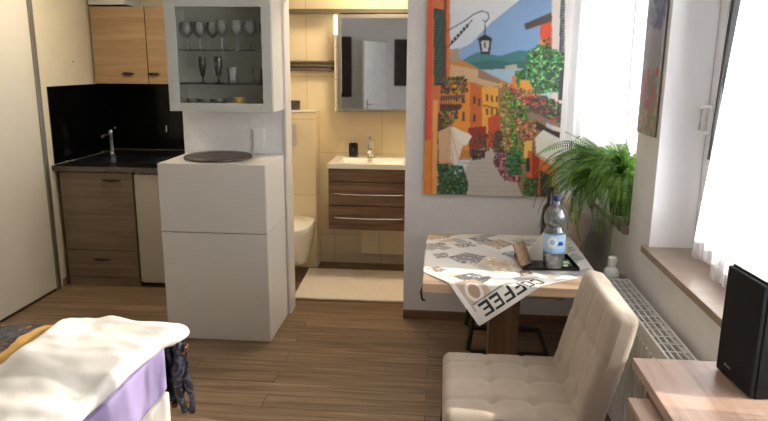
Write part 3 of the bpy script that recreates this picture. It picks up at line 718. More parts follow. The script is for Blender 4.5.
    LV([(500, 84), (514, 86), (512, 94), (500, 92)], [(206, 150, 90), (170, 110, 70)], 26, 1.3)
    LV([(470, 140), (500, 128), (504, 146), (484, 152), (472, 154)], [(60, 60, 40), (110, 60, 46), (50, 90, 50)], 60, 1.2)
    # lantern and its bracket
    arm = [(447, 31), (456, 26), (466, 20), (474, 14), (482, 11), (488, 13), (489, 18), (486, 22), (483, 20)]
    Q.line(p(*arm), .006, (40, 38, 46)); Q.line(p((448, 47), (456, 40), (464, 30), (472, 20)), .006, (38, 36, 44))
    for k in range(6): Q.disc(*p((452+k*3, 42-k*3.2))[0], .009, .012, (40, 38, 46))
    Q.line(p((485, 22), (485, 36)), .006, (40, 38, 46))
    F_([(478, 38), (492, 38), (490, 54), (481, 54)], (34, 32, 38)); F_([(481, 41), (489.5, 41), (488, 51.5), (482.5, 51.5)], (206, 204, 206))
    F_([(477, 39), (485, 34), (493, 39)], (34, 32, 38)); F_([(484, 42), (486, 42), (486, 48), (484, 48)], (90, 80, 76))
    # right side
    F_([(540, 22), (556, 18), (556, 60), (540, 60)], (230, 74, 34), 1, .08); F_([(540, 40), (548, 38), (548, 60), (540, 60)], (238, 150, 44), 1, .08)
    F_([(524, 24), (552, 12), (556, 16), (556, 20), (526, 30)], (88, 72, 70))
    F_([(552, -20), (580, -20), (580, 200), (552, 200)], (244, 232, 222), 1, .02)
    F_([(561, -20), (565.5, -20), (564, 56), (559, 56)], (60, 74, 84))
    for k in range(22): F_([(561, -2+k*2.6), (565, -2+k*2.6), (565, -1+k*2.6), (561, -1+k*2.6)], (140, 152, 160))
    F_([(498, 88), (530, 84), (546, 100), (546, 200), (524, 200), (514, 176), (500, 150)], (150, 120, 76), 1, .3)
    F_([(512, 76), (520, 74), (522, 100), (512, 100)], (226, 130, 60), 1, .1)
    LV([(515, 72), (528, 68), (530, 88), (518, 88)], [(40, 110, 52), (80, 150, 64)], 70, 1.6)
    F_([(520, 80), (536, 80), (536, 98), (520, 98)], (236, 168, 70), 1, .12)
    LV([(528, 52), (540, 44), (556, 50), (568, 56), (567, 82), (556, 92), (536, 94), (526, 74)], [(34, 100, 54), (56, 142, 72), (98, 176, 96), (28, 74, 50), (140, 200, 120)], 520, 1.8)
    LV([(543, 40), (550, 38), (552, 60), (543, 60)], [(60, 90, 40), (40, 70, 40)], 40, 1.4)
    F_([(560, 70), (566, 70), (565, 100), (558, 100)], (54, 66, 60))
    LV([(504, 92), (524, 88), (527, 120), (524, 166), (514, 168), (506, 150)], [(60, 130, 48), (104, 170, 62), (150, 176, 70), (44, 96, 46), (150, 110, 70)], 480, 1.7)
    LV([(500, 100), (508, 98), (512, 150), (502, 150)], [(180, 150, 90), (150, 110, 60), (120, 140, 60)], 110, 1.6)
    LV([(508, 88), (530, 90), (544, 98), (526, 106)], [(206, 92, 84), (226, 130, 110), (180, 60, 60), (90, 130, 60)], 120, 1.5)
    LV([(526, 98), (545, 96), (566, 106), (566, 124), (545, 120), (528, 112)], [(40, 92, 50), (70, 130, 66), (190, 60, 60), (120, 60, 60), (30, 60, 40)], 330, 1.6)
    F_([(530, 112), (566, 126), (566, 130), (530, 117)], (150, 120, 110))
    F_([(534, 120), (552, 130), (566, 134), (566, 142), (552, 136), (534, 128)], (70, 52, 44))
    LV([(514, 118), (536, 120), (534, 142), (520, 140)], [(190, 90, 80), (110, 140, 70), (226, 150, 110), (160, 60, 60)], 130, 1.6)
    F_([(524, 142), (532, 140), (532, 160), (524, 158)], (240, 196, 96))
    F_([(528, 150), (552, 158), (566, 170), (566, 200), (526, 200)], (214, 108, 44), 1, .2)
    F_([(532, 152), (540, 156), (538, 182), (532, 180)], (170, 50, 34)); F_([(526, 158), (530, 158), (530, 172), (526, 172)], (44, 40, 60))
    F_([(540, 170), (552, 176), (552, 200), (540, 200)], (60, 48, 44), 1, .3); F_([(552, 170), (566, 176), (566, 200), (552, 200)], (236, 176, 120), 1, .1)
    F_([(535, 138), (543, 130), (566, 142), (566, 150), (557, 166), (536, 152)], (244, 240, 228)); F_([(536, 152), (557, 166), (557, 169), (535, 155)], (206, 180, 150))
    LV([(494, 150), (506, 150), (518, 166), (520, 182), (504, 180), (494, 164)], [(170, 90, 110), (120, 56, 70), (196, 130, 140), (80, 50, 50)], 260, 1.5)
    LV([(506, 154), (520, 150), (522, 176), (508, 174)], [(30, 80, 50), (60, 120, 64)], 150, 1.6)
    LV([(494, 132), (502, 130), (504, 152), (494, 152)], [(50, 80, 46), (90, 50, 50)], 60, 1.5)
    LV([(524, 178), (538, 178), (538, 200), (524, 200)], [(34, 84, 44), (60, 116, 60)], 110, 1.5)
    kk = 1+.10*(Q.rng.rand(*Q.C.shape[:2])-.5)[..., None]; Q.C = np.clip(Q.C*kk*1.03+.015, 0, 1)
    for _ in range(1): Q.C = (Q.C*2+np.roll(Q.C, 1, 0)+np.roll(Q.C, -1, 0)+np.roll(Q.C, 1, 1)+np.roll(Q.C, -1, 1))/6
    return Q
def print_panel(name, Q, plane, pos, thick, sgn, **tags):
    """a stiff printed panel: fine front sheet with its colours, and a body of real thickness"""
    bm = new(); na, nb = Q.na, Q.nb; V = []
    for j in range(nb):
        for i in range(na):
            V.append(bm.verts.new((Q.a[i], pos, Q.b[j]) if plane == 'y' else (pos, Q.a[i], Q.b[j])))
    for j in range(nb-1):
        for i in range(na-1):
            a = V[j*na+i], V[j*na+i+1], V[(j+1)*na+i+1], V[(j+1)*na+i]
            bm.faces.new(a)
    bd = [(0, 0), (0, na-1), (nb-1, na-1), (nb-1, 0)]
    bk = []
    for j, i in bd:
        c = V[j*na+i].co.copy()
        if plane == 'y': c.y += sgn*thick
        else: c.x += sgn*thick
        bk.append(bm.verts.new(c))
    edges = [[V[i] for i in range(na)], [V[j*na+na-1] for j in range(nb)], [V[(nb-1)*na+i] for i in range(na-1, -1, -1)], [V[j*na] for j in range(nb-1, -1, -1)]]
    for k in range(4): bm.faces.new(edges[k]+[bk[(k+1) % 4], bk[k]])
    bm.faces.new(bk)
    nfix = na*nb
    o = obj(name, bm, 'print_', **tags)
    cols = np.vstack([Q.C.reshape(-1, 3), np.tile(np.array(lin((60, 50, 46))[:3]), (4, 1))])
    sheet_attr(o.data, cols); return o
print_panel('wall_picture', street_print(), 'y', YB-.02, .018, 1, label='large colourful print of a stepped Italian street with lantern, above the table', cat='picture')
Q = Paint(2.965, 3.225, 1.372, 2.12, 44, 120, (104, 106, 118))
Q.grad([(2.9, 1.3), (3.3, 1.3), (3.3, 2.2), (2.9, 2.2)], (150, 144, 136), (150, 152, 166), 1.4, 2.0)
Q.leaves([(2.96, 1.37), (3.23, 1.37), (3.23, 1.52), (2.96, 1.52)], [(150, 120, 90), (110, 120, 84), (170, 150, 120)], 120, .014)
Q.leaves([(2.98, 1.5), (3.2, 1.5), (3.2, 1.66), (2.98, 1.66)], [(176, 84, 84), (150, 92, 88), (120, 120, 110)], 60, .02)
Q.leaves([(2.96, 1.85), (3.23, 1.85), (3.23, 2.05), (2.96, 2.05)], [(84, 86, 110), (120, 116, 130)], 90, .025)
print_panel('pier_picture', Q, 'x', XW-.014, .012, 1, label='narrow print with red flowers on the wall pier between the two windows', cat='picture')

# ------------------------------------------------------------------ table, cloth and what stands on it
tb = thing('dining_table', 'light wood table on a brown column, set in the corner below the street print', 'table', (.32, 3.12, 0))
TA, TB_, TC, TD, TZ = -.07, .705, 2.69, 3.55, .76
bm = new(); box(bm, TA, TB_, TC, TD, TZ-.042, TZ, .004); obj('tabletop', bm, 'table', tb)
bm = new(); box(bm, .245, .385, 2.98, 3.12, .05, TZ-.042, .004); obj('column', bm, 'tabled', tb)
bm = new(); box(bm, .12, .52, 2.88, 3.25, 0, .05, .006); obj('base', bm, 'tabled', tb)
bm = new(); box(bm, .15, .53, 2.80, 2.84, TZ-.07, TZ-.043, .002); obj('support_bar', bm, 'chairleg', tb)
bm = new(); tube(bm, [(TA-.001, 2.72, TZ-.03), (TA-.006, 2.715, TZ-.05), (TA+.0, 2.71, TZ-.08), (TA+.012, 2.71, TZ-.085)], .005); obj('hook', bm, 'darkmetal', tb, smooth=True)

A0 = np.array([.178, 2.508]); U = np.array([math.cos(math.radians(36.5)), math.sin(math.radians(36.5))]); Vv = np.array([-U[1], U[0]]); SD = .86; SU = 1.04
NC = 320
Q = Paint(0, SU, 0, SD, NC, NC, (222, 219, 213))
def c_(px, py, z=TZ+.004):       # photograph position -> cloth coordinates, flat
    x, y = on_z(px, py, z); d = np.array([x, y])-A0; return (d@U, d@Vv)
def P_(pts, c, a=1, m=.08):
    pp = [c_(*q) for q in pts]; cx, cy = sum(q[0] for q in pp)/len(pp), sum(q[1] for q in pp)/len(pp)
    pp = [(cx+(q[0]-cx)*.92, cy+(q[1]-cy)*.92) for q in pp]
    Q.fill(pp, c, a, m); Q.leaves(pp, [tuple(v*.72 for v in c), tuple(min(255, v*1.22) for v in c), (214, 210, 204), tuple(v*.88 for v in c)], 34, .007)
rg = np.random.RandomState(5)
for _ in range(44):      # newsprint scraps
    a, b = rg.rand()*SU, rg.rand()*SD; w, h = .06+.12*rg.rand(), .04+.08*rg.rand(); an = math.radians(rg.choice([0, 90, 12, 78])); ca, sa = math.cos(an), math.sin(an)
    col = [(196, 190, 180), (220, 206, 184), (176, 172, 168), (232, 230, 226)][rg.randint(4)]
    Q.fill([(a+ca*u*w-sa*v*h, b+sa*u*w+ca*v*h) for u, v in ((-.5, -.5), (.5, -.5), (.5, .5), (-.5, .5))], col)
    if rg.rand() < .6:
        for k in range(int(h/.009)):
            v = -.45+k*.009/h; Q.line([(a+ca*u*w-sa*v*h, b+sa*u*w+ca*v*h) for u in (-.42, .1+.32*rg.rand())], .0035, (150, 146, 142))
P_([(452, 244), (470, 242), (478, 246), (460, 248)], (170, 166, 160), 1, .25); P_([(500, 262), (516, 266), (508, 272), (494, 268)], (150, 130, 112), 1, .25); P_([(432, 254), (446, 252), (450, 257), (436, 259)], (160, 156, 150), 1, .25); P_([(540, 262), (552, 266), (544, 272), (534, 269)], (170, 160, 148), 1, .25)
P_([(446, 257), (466, 252), (488, 256), (478, 264), (462, 264)], (146, 144, 140), 1, .25)
P_([(428, 245), (440, 242), (448, 244), (438, 248)], (150, 134, 122))
P_([(425, 268), (436, 266), (448, 270), (438, 273)], (158, 142, 130)); 
P_([(452, 276), (470, 272), (494, 277), (480, 286), (468, 284)], (120, 118, 118), 1, .35)
P_([(484, 262), (494, 260), (510, 266), (498, 270)], (176, 138, 112), 1, .3); P_([(478, 260), (492, 256), (516, 262), (520, 272), (500, 275)], (226, 208, 180), .55)
P_([(478, 242), (500, 239), (516, 244), (498, 250)], (190, 170, 148), 1, .2); P_([(466, 238), (484, 237), (494, 241), (478, 242)], (150, 148, 142), 1, .3)
P_([(500, 253), (516, 250), (528, 256), (514, 260)], (168, 168, 162), 1, .25)
P_([(520, 240), (545, 239), (548, 244), (524, 247)], (186, 190, 184), 1, .2)
P_([(428, 234), (452, 233), (450, 238), (430, 240)], (198, 160, 132), .8, .3)
P_([(556, 262), (574, 252), (586, 258), (572, 268)], (166, 172, 164), 1, .25); P_([(560, 250), (572, 246), (578, 250), (566, 254)], (190, 192, 186), 1, .2)
P_([(516, 272), (528, 270), (534, 273), (522, 276)], (150, 112, 96), 1, .3)
# the front corner: beige field with a white cup, then big letters along the hem
def uv(pts, c, a=1, m=.05): Q.fill(pts, c, a, m)
uv([(.02, .06), (.13, .06), (.13, .22), (.02, .22)], (196, 176, 156)); Q.disc(.07, .14, .035, .05, (232, 226, 216)); Q.disc(.07, .14, .022, .034, (176, 150, 128)); 
uv([(.03, .0), (.42, .0), (.42, .088), (.03, .088)], (226, 223, 217)); uv([(.03, .094), (.40, .094), (.40, .098), (.03, .098)], (120, 118, 114))
for k in range(5): Q.line([(.42, .02+k*.013), (.56-.02*(k % 2), .02+k*.013)], .004, (140, 136, 132))
glyph = {'C': ["01110", "10001", "10000", "10000", "10000", "10001", "01110"], 'O': ["01110", "10001", "10001", "10001", "10001", "10001", "01110"],
         'F': ["11111", "10000", "10000", "11110", "10000", "10000", "10000"], 'E': ["11111", "10000", "10000", "11110", "10000", "10000", "11111"]}
def word(txt, a_start, b_base, w, h, gap, c):
    # read from the far corner back towards the front corner, letter tops towards the hem
    for k, ch in enumerate(txt):
        a1 = a_start-k*(w+gap)
        for r, row in enumerate(glyph[ch]):
            for q, bit in enumerate(row):
                if bit == '1':
                    xa = a1-q*w/5; ya = b_base-(h-r*h/7)
                    Q.fill([(xa-w/5*1.3, ya-.0015), (xa+w/5*.1, ya-.0015), (xa+w/5*.1, ya+h/7+.0015), (xa-w/5*1.3, ya+h/7+.0015)], c)
word('COFFEE', .365, .083, .044, .062, .010, (40, 38, 38))
bm = new(); rows = []
for j in range(NC):
    row = []
    for i in range(NC):
        p = A0+U*Q.a[i]+Vv*Q.b[j]; x, y = p; z = TZ+.003; o_ = .003
        ex = max(0, TA-x, x-TB_); ey = max(0, TC-y, y-TD)
        if ex: x = (TA-o_) if x < TA else (TB_+o_)
        if ey: y = (TC-o_) if y < TC else (TD+o_)
        dep = ex+ey
        if dep: z = z-dep; y += (-.012 if y < TC else 0)*min(1, dep/.1); 
        if dep == 0: z += .0012*noise.noise(Vector((x*9, y*9, 0)))+.001
        row.append(bm.verts.new((x, y, z)))
    rows.append(row)
for a, b in zip(rows, rows[1:]):
    for i in range(NC-1): bm.faces.new((a[i], a[i+1], b[i+1], b[i]))
cl = obj('tablecloth', bm, 'cloth', label='square newsprint style cloth with large coffee lettering laid over the table', cat='tablecloth', smooth=True, angle=180)
sheet_attr(cl.data, Q.C.reshape(-1, 3))

TT = TZ+.007
# tray with napkin and a leaning card
tr = thing('serving_tray', 'shiny black tray under the water bottle on the table', 'tray', (.50, 3.0, TT), rz=math.radians(4))
bm = new(); box(bm, -.13, .13, -.085, .14, 0, .006, .002); obj('base', bm, 'tray', tr, local=True)
bm = new()
for (a, b, c, d) in ((-.13, .13, -.085, -.079), (-.13, .13, .134, .14), (-.13, -.124, -.079, .134), (.124, .13, -.079, .134)): box(bm, a, b, c, d, .006, .014, .001)
obj('rim', bm, 'tray', tr, local=True)
bm = new(); box(bm, -.045, .045, -.004, .004, 0, .11, .001, mtx=Matrix.Translation((.400, 2.96, TT+.0075))@Matrix.Rotation(math.radians(52), 4, 'Z')@Matrix.Rotation(math.radians(-26), 4, 'X'))
obj('napkin_stack', bm, 'kraft', label='brown folded napkin leaning on the black tray beside the bottle', cat='napkin')
bm = new(); m_ = Matrix.Translation((.445, 3.055, TT+.0075))
vs = [bm.verts.new(m_@Vector(v)) for v in ((-.06, -.02, 0), (.045, -.012, 0), (.055, -.006, .155), (-.06, .012, 0), (.045, .012, 0), (.055, .0, .155))]
for f_ in ((0, 1, 2), (5, 4, 3), (0, 3, 4, 1), (1, 4, 5, 2), (2, 5, 3, 0)): bm.faces.new([vs[i] for i in f_])
obj('folded_card', bm, 'paper', label='cream card folded to a point, standing behind the water bottle', cat='card')
bm = new(); box(bm, .555, .60, 2.925, 3.00, TT+.0155, TT+.030, .004); gp = obj('snack_packet', bm, 'green', label='small dark green packet with a pale print, on the tray beside the bottle', cat='packet')
bm = new(); box(bm, .562, .582, 2.924, 2.9248, TT+.018, TT+.028); box(bm, .562, .59, 2.932, 2.968, TT+.0302, TT+.0308); obj('printed_patch', bm, 'lime', gp)

BX, BY, BZ = .518, 2.945, TT+.0065
wbs = (1.13, 1.13, .98)
wb = thing('water_bottle', 'clear plastic water bottle with dark blue cap and light blue label', 'bottle', (BX, BY, BZ))
prof = [(.001, .004), (.022, .0), (.036, .004), (.042, .016), (.041, .03), (.043, .04), (.0415, .05), (.043, .06), (.0425, .075), (.0425, .175), (.041, .182), (.034, .194), (.033, .200), (.042, .212), (.0465, .235), (.044, .262), (.033, .285), (.019, .300), (.0145, .308), (.0145, .326)]
bm = new(); lathe(bm, prof, 0, 0, 36, cap=False)
obj('bottle_body', bm, 'pet', wb, smooth=True, local=True)
bm = new(); lathe(bm, [(r*.96-.0003, z) for r, z in prof[1:14]]+[(.030, .262), (.001, .262)], 0, 0, 32, cap=False); 
obj('water', bm, 'water', wb, smooth=True, local=True)
bm = new(); lathe(bm, [(.016, .318), (.0168, .319), (.0168, .340), (.015, .343), (.001, .343)], 0, 0, 24, cap=False); obj('cap', bm, 'bluecap', wb, smooth=True, local=True)
bm = new(); NL, NH = 96, 40; rr = .0434; rows = []; cc = []
rb = np.random.RandomState(9)
for j in range(NH):
    row = []
    for i in range(NL):
        a = 2*PI*i/NL; z = .078+.092*j/(NH-1); row.append(bm.verts.new((rr*math.cos(a), rr*math.sin(a), z)))
        t = j/(NH-1); c = np.array([176, 206, 232.]) if t > .25 else np.array([150, 188, 224.])
        u = ((i/NL*360-200) % 360)
        if t < .1 or t > .93: c = np.array([120, 160, 206.])
        if ((u-50)/26)**2+((t-.58)/.28)**2 < 1: c = np.array([226, 236, 244.])
        if ((u-50)/14)**2+((t-.58)/.14)**2 < 1: c = np.array([160, 190, 222.])
        if 78 < u < 112 and .42 < t < .56: c = np.array([30, 60, 140.])
        if 84 < u < 106 and .56 < t < .64: c = np.array([40, 70, 150.])
        c = c+rb.uniform(-10, 10); cc.append(lin(np.clip(c, 0, 255))[:3])
    rows.append(row)
for a, b in zip(rows, rows[1:]):
    for i in range(NL): bm.faces.new((a[i], a[(i+1) % NL], b[(i+1) % NL], b[i]))
wb.scale = wbs
lb = obj('bottle_label', bm, 'label_', wb, smooth=True, local=True, label='light blue paper label'); sheet_attr(lb.data, np.array(cc))
bm = new(); lathe(bm, [(.001, .003), (.034, .0), (.037, .006), (.037, .19), (.03, .225), (.014, .25), (.0135, .31), (.016, .312), (.016, .325), (.001, .326)], .535, 3.24, 28, cap=False)
for v in bm.verts: v.co.z += TT
obj('wine_bottle', bm, 'darkglass', smooth=True, label='dark glass wine bottle standing behind the water bottle', cat='bottle')

# ------------------------------------------------------------------ chairs (local: front faces -x, origin on the floor under the seat)
def make_chair(loc, label):
    t = thing('dining_chair', label, 'chair', loc, 'beige tufted dining chairs')
    sw_, sd_, sh = .54, .50, .12
    bx = [-.075, .075]; by = [-.15, 0, .15]
    def fs(p, n):
        if p.z > 0 and n.z > .2:
            d = 0
            for a in bx:
                for b in by: d += .016*math.exp(-((p.x-a)**2+(p.y-b)**2)/.0007)
            for a in bx: d += .005*math.exp(-((p.x-a)/.010)**2)
            for b in by: d += .005*math.exp(-((p.y-b)/.010)**2)
            crown = .016*(1-(p.x/.25)**2)*(1-(p.y/.25)**2)
            p = p+Vector((0, 0, crown-d))
        return p
    bm = new(); soft_box(bm, sd_, sw_, sh, .035, 64, fs, Matrix.Translation((0, 0, .50-sh/2)))
    obj('seat', bm, 'chair', t, smooth=True, local=True, angle=180)
    def fb(p, n):
        if p.z > 0 and n.z > .2:
            d = 0
            for a in (-.10, .09):
                for b in by: d += .009*math.exp(-((p.x-a)**2+(p.y-b)**2)/.0007)
            for a in (-.10, .09): d += .0025*math.exp(-((p.x-a)/.011)**2)
            for b in by: d += .0025*math.exp(-((p.y-b)/.011)**2)
            p = p+Vector((0, 0, .008*(1-(p.y/.25)**2)-d))
        if p.x > .1: p.y *= 1-.10*max(0, (p.x-.1)/.2)**2
        return p
    # local x of block = up the back, z of block = towards the sitter
    lean = math.radians(14)
    ux = Vector((math.sin(lean), 0, math.cos(lean))); uz = Vector((-math.cos(lean), 0, math.sin(lean))); uy = Vector((0, 1, 0))
    uy = uz.cross(ux)
    R3 = Matrix((ux, uy, uz)).transposed().to_4x4()
    c = Vector((.285, -.005, .63))
    bm = new(); soft_box(bm, .52, .53, .09, .030, 60, fb, Matrix.Translation(c)@R3)
    obj('backrest', bm, 'chair', t, smooth=True, local=True, angle=180)
    for s in (-1, 1):
        bm = new(); y = .19*s
        tube(bm, [(-.2, y, .385), (-.225, y, .36), (-.262, y, .03), (-.245, y, .0145), (.20, y, .0145)], .0145, 10); obj('leg', bm, 'chairleg', t, smooth=True, local=True)
    for (x, z) in ((-.2, .372), (.2, .372), (.20, .0145)):
        bm = new(); tube(bm, [(x, -.19, z), (x, .19, z)], .01); obj('stretcher', bm, 'chairleg', t, smooth=True, local=True)
    return t
ch = make_chair((.275, 2.335, 0), 'beige tufted chair in the foreground beside the radiator, seat facing away from the windows')
dup(ch, (.445, 3.845, 0), label='beige tufted chair behind the table, only its backrest and dark legs showing')

# ------------------------------------------------------------------ radiator
rd = thing('radiator', 'white flat radiator with a grille top, under the window sill', 'radiator', (.85, 2.3, .1))
RX0, RX1, RY0, RY1, RZ = .797, .900, 1.78, 3.08, .68
bm = new(); box(bm, RX0, RX0+.012, RY0, RY1, .1, RZ-.003, .003); box(bm, RX1-.012, RX1, RY0, RY1, .1, RZ-.003, .003)
y = RY0+.03
while y < RY1-.04: box(bm, RX0-.006, RX0, y, y+.022, .13, RZ-.05, .002); y += .045
obj('panel', bm, 'rad', rd)
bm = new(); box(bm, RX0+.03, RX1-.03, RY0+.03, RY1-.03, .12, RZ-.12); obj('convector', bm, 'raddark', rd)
bm = new()
box(bm, RX0, RX0+.009, RY0, RY1, RZ-.002, RZ+.006); box(bm, RX1-.009, RX1, RY0, RY1, RZ-.002, RZ+.006)
box(bm, RX0, RX1, RY1-.014, RY1, RZ-.002, RZ+.006); box(bm, RX0, RX1, RY0, RY0+.014, RZ-.002, RZ+.006)
k = 1
for k in range(1, 4): x = RX0+(RX1-RX0)*k/4; box(bm, x-.0028, x+.0028, RY0, RY1, RZ-.002, RZ+.005)
y = RY0
while y < RY1: box(bm, RX0, RX1, y, y+.008, RZ-.012, RZ+.005); y += .068
obj('grille', bm, 'rad', rd)
bm = new(); box(bm, RX0+.0, RX1, RY1-.012, RY1, .1, RZ-.003, .003); obj('end_plate', bm, 'rad', rd)
tv = thing('thermostat_valve', 'white round thermostat knob at the far end of the radiator', 'thermostat', (.83, 3.13, .66))
bm = new(); lathe(bm, [(.030, .0), (.036, .01), (.035, .05), (.028, .06), (.020, .068), (.019, .085), (.022, .092), (.021, .115), (.016, .119), (.001, .119)], 0, 0, 28, cap=False); obj('knob', bm, 'plastic', tv, smooth=True, local=True)
bm = new(); tube(bm, [(0, 0, 0), (0, 0, -.05), (0, -.045, -.05)], .012); box(bm, .045, .075, -.02, .02, -.02, .03, .004); tube(bm, [(0, 0, -.05), (.1, 0, -.05)], .008); obj('valve_body', bm, 'chrome', tv, smooth=True, local=True)

# ------------------------------------------------------------------ sideboard, speaker
sbd = thing('sideboard', 'pinkish wood topped sideboard carrying the black speaker, in the near corner by the window', 'sideboard', (.7, 1.2, 0))
bm = new(); box(bm, .533, .90, .7, 1.722, .872, .90, .003); obj('top', bm, 'desk', sbd)
bm = new(); box(bm, .575, .90, .72, 1.700, .0, .872)
y = .74
while y < 1.69: box(bm, .566, .575, y, y+.018, .03, .868, .003); y += .026
obj('body', bm, 'deskside', sbd)
bm = new(); box(bm, .484, .566, 1.05, 1.562, .63, .85, .004); obj('drawer', bm, 'deskside', sbd)
bm = new(); box(bm, .482, .552, 1.05, 1.566, .8505, .862, .003); obj('drawer_top', bm, 'desk', sbd, label='light wood rim of the pulled-out drawer')
sp = thing('speaker', 'black box loudspeaker standing on the sideboard', 'speaker', (.853, 1.605, .9005), rz=math.radians(4.8))
bm = new(); box(bm, -.10, .095, -.085, .085, 0, .287, .004); obj('cabinet', bm, 'speaker', sp, local=True)
bm = new(); box(bm, -.112, -.1005, -.083, .083, .003, .284, .004); gr = obj('grille', bm, 'speakergrille', sp, local=True)
bm = new(); box(bm, -.1140, -.1122, .012, .042, .030, .034, .0005); box(bm, -.1140, -.1122, .034, .040, .034, .036); obj('badge', bm, 'logo', gr, local=True)

bm = new(); box(bm, -.099, .094, -.084, .084, .2872, .2892, .0008); obj('top_panel', bm, 'gloss', sp, local=True, label='glossy top')
# ------------------------------------------------------------------ fern
fe = thing('potted_fern', 'bushy green sword fern in a dark pot on the sill of the farther window', 'plant', (.985, 3.60, SZ))
bm = new(); lathe(bm, [(.001, .0005), (.06, .0), (.064, .01), (.085, .14), (.09, .145), (.09, .16), (.083, .16), (.078, .14), (.001, .14)], 0, 0, 28, cap=False); obj('pot', bm, 'pot', fe, smooth=True, local=True)
bm = new(); lathe(bm, [(.079, .1405), (.05, .148), (.001, .15)], 0, 0, 20, cap=False); obj('soil', bm, 'soil', fe, smooth=True, local=True)
fl = new(); st = new(); rf = random.Random(11)
def frond(az, L_, rise, droop, w):
    roll = rf.uniform(-1.1, 1.1)
    n = 26; p = Vector((rf.uniform(-.02, .02), rf.uniform(-.02, .02), .145)); e = rise; pts = [p.copy()]; ds = L_/n
    d = None
    for i in range(n):
        s = i/n; ang = e-droop*s**1.15
        d = Vector((math.cos(az)*math.cos(ang), math.sin(az)*math.cos(ang), math.sin(ang))); p = p+d*ds
        az += rf.uniform(-.02, .02); pts.append(p.copy())
    for q in pts:     # keep in front of the glass and curtain, clear of the reveals
        if q.x > .05: q.x = .05-.3*(.05-q.x) if q.x < .05 else .05+.02*math.tanh((q.x-.05)*3)
    for q in pts:
        if q.y < -.33 and q.x > -.085: q.x = -.085+.2*(q.x+.085)*0
        if q.y > .42: q.y = .42+.1*(q.y-.42)
    tube(st, pts[::2], .0016, 4)
    side = None
    for i in range(2, n):
        s = i/n; c = pts[i]; t = (pts[min(i+1, n)]-pts[i-1]).normalized()
        sd = t.cross(Vector((0, 0, 1)))
        if sd.length < .15: sd = Vector((-math.sin(az), math.cos(az), 0))
        sd.normalize(); sd = Matrix.Rotation(roll, 3, t)@sd; up = sd.cross(t)
        ll = w*(math.sin(PI*min(1, s*.93+.07))**.6)*(1-.35*s)
        for k in (0, .5):
            c2 = c+(pts[min(i+1, n)]-c)*k
            for sg in (-1, 1):
                tip = c2+sd*sg*ll+t*ll*.12-up*ll*.12*rf.uniform(.3, 2)+Vector((0, 0, -ll*.15))
                mid = (c2+tip)/2; wd_ = ll*.10+.0016
                a = fl.verts.new(c2); b_ = fl.verts.new(mid+t*wd_+up*.0015); c3 = fl.verts.new(tip); d3 = fl.verts.new(mid-t*wd_+up*.0015)
                fl.faces.new((a, b_, c3, d3))
def az_ok(): return rf.uniform(math.radians(62), math.radians(285))
for i in range(125):
    az = az_ok(); c = abs(math.cos(az-PI))
    L_ = rf.uniform(.32, .66)*(1.0 if math.cos(az) < -.2 else .72)
    frond(az, L_, rf.uniform(.5, 1.45), rf.uniform(2.0, 3.0), rf.uniform(.034, .050))
for i in range(44):
    frond(rf.uniform(2.6, 4.9), rf.uniform(.26, .46), rf.uniform(.9, 1.4), rf.uniform(.6, 1.3), .028)
obj('fronds', fl, 'fern', fe, local=True); obj('frond_stems', st, 'stem', fe, local=True)

# ------------------------------------------------------------------ bed
BX1, BYF = -1.148, 2.525
be = thing('bed', 'bed with white base and lilac sheeted mattress in the near corner', 'bed', (-1.8, 1.5, 0))
bm = new(); box(bm, -2.62, BX1-.004, .45, BYF-.004, .0, .285, .012); obj('bed_base', bm, 'bed', be)
bm = new(); soft_box(bm, 1.455, 2.075, .215, .018, 20, None, Matrix.Translation(((-2.62+BX1)/2, 1.4875, .3945))); obj('mattress', bm, 'mattress', be, smooth=True)

# patterned spread: over the far part of the bed and down the foot end
bm = new(); NX, NY = 90, 110; rows = []
X0s, X1s = -2.64, -1.40
L1 = 2.06; L2 = .36
for j in range(NY+1):
    s = j/NY*(L1+L2); row = []
    for i in range(NX+1):
        u = i/NX; x = X0s+(X1s-X0s)*u
        sink = .03*min(1, max(0, (x+1.64)/.07)) if s < L1 else .03*min(1, max(0, (x+1.64)/.07))*max(0, 1-(s-L1)/.05)
        f = noise.noise(Vector((x*5, s*5, 1)))*.008+noise.noise(Vector((x*13, s*11, 4)))*.004
        if s < L1: y, z = .48+s, .556+abs(f)-sink
        else:
            q = s-L1; y = 2.54+.018*math.sin(min(1, q/.04)*PI/2)+abs(f)*1.5; z = .556-max(0, q-.02)
            x += (.30*u**8)*min(1, q/.06)+ .012*math.sin(q*30)*u**4
        row.append(bm.verts.new((x, y, z)))
    rows.append(row)
for a, b in zip(rows, rows[1:]):
    for i in range(NX): bm.faces.new((a[i], a[i+1], b[i+1], b[i]))
# gathered corner: a thick hanging fold beyond the mattress edge
def fold(bm, x, y, r, z0, z1, seed):
    pts = []; rs = []
    for k in range(17):
        t = k/16; pts.append((x+.010*math.sin(t*7+seed)+.02*t, y+.006*math.cos(t*6+seed), z0+(z1-z0)*t)); rs.append(r*(.55+.45*math.sin(PI*min(1, t*1.2+.1)))*(1+.12*math.sin(t*19+seed)))
    tube(bm, pts, rs, 14)
fold(bm, -1.128, 2.552, .030, .52, .17, 0); fold(bm, -1.098, 2.562, .024, .49, .165, 2); fold(bm, -1.16, 2.565, .026, .5, .19, 4)
obj('bedspread', bm, 'spread', smooth=True, angle=180, label='dark satin bedspread with gold swirls, under the duvet and hanging at the foot end', cat='bedspread')

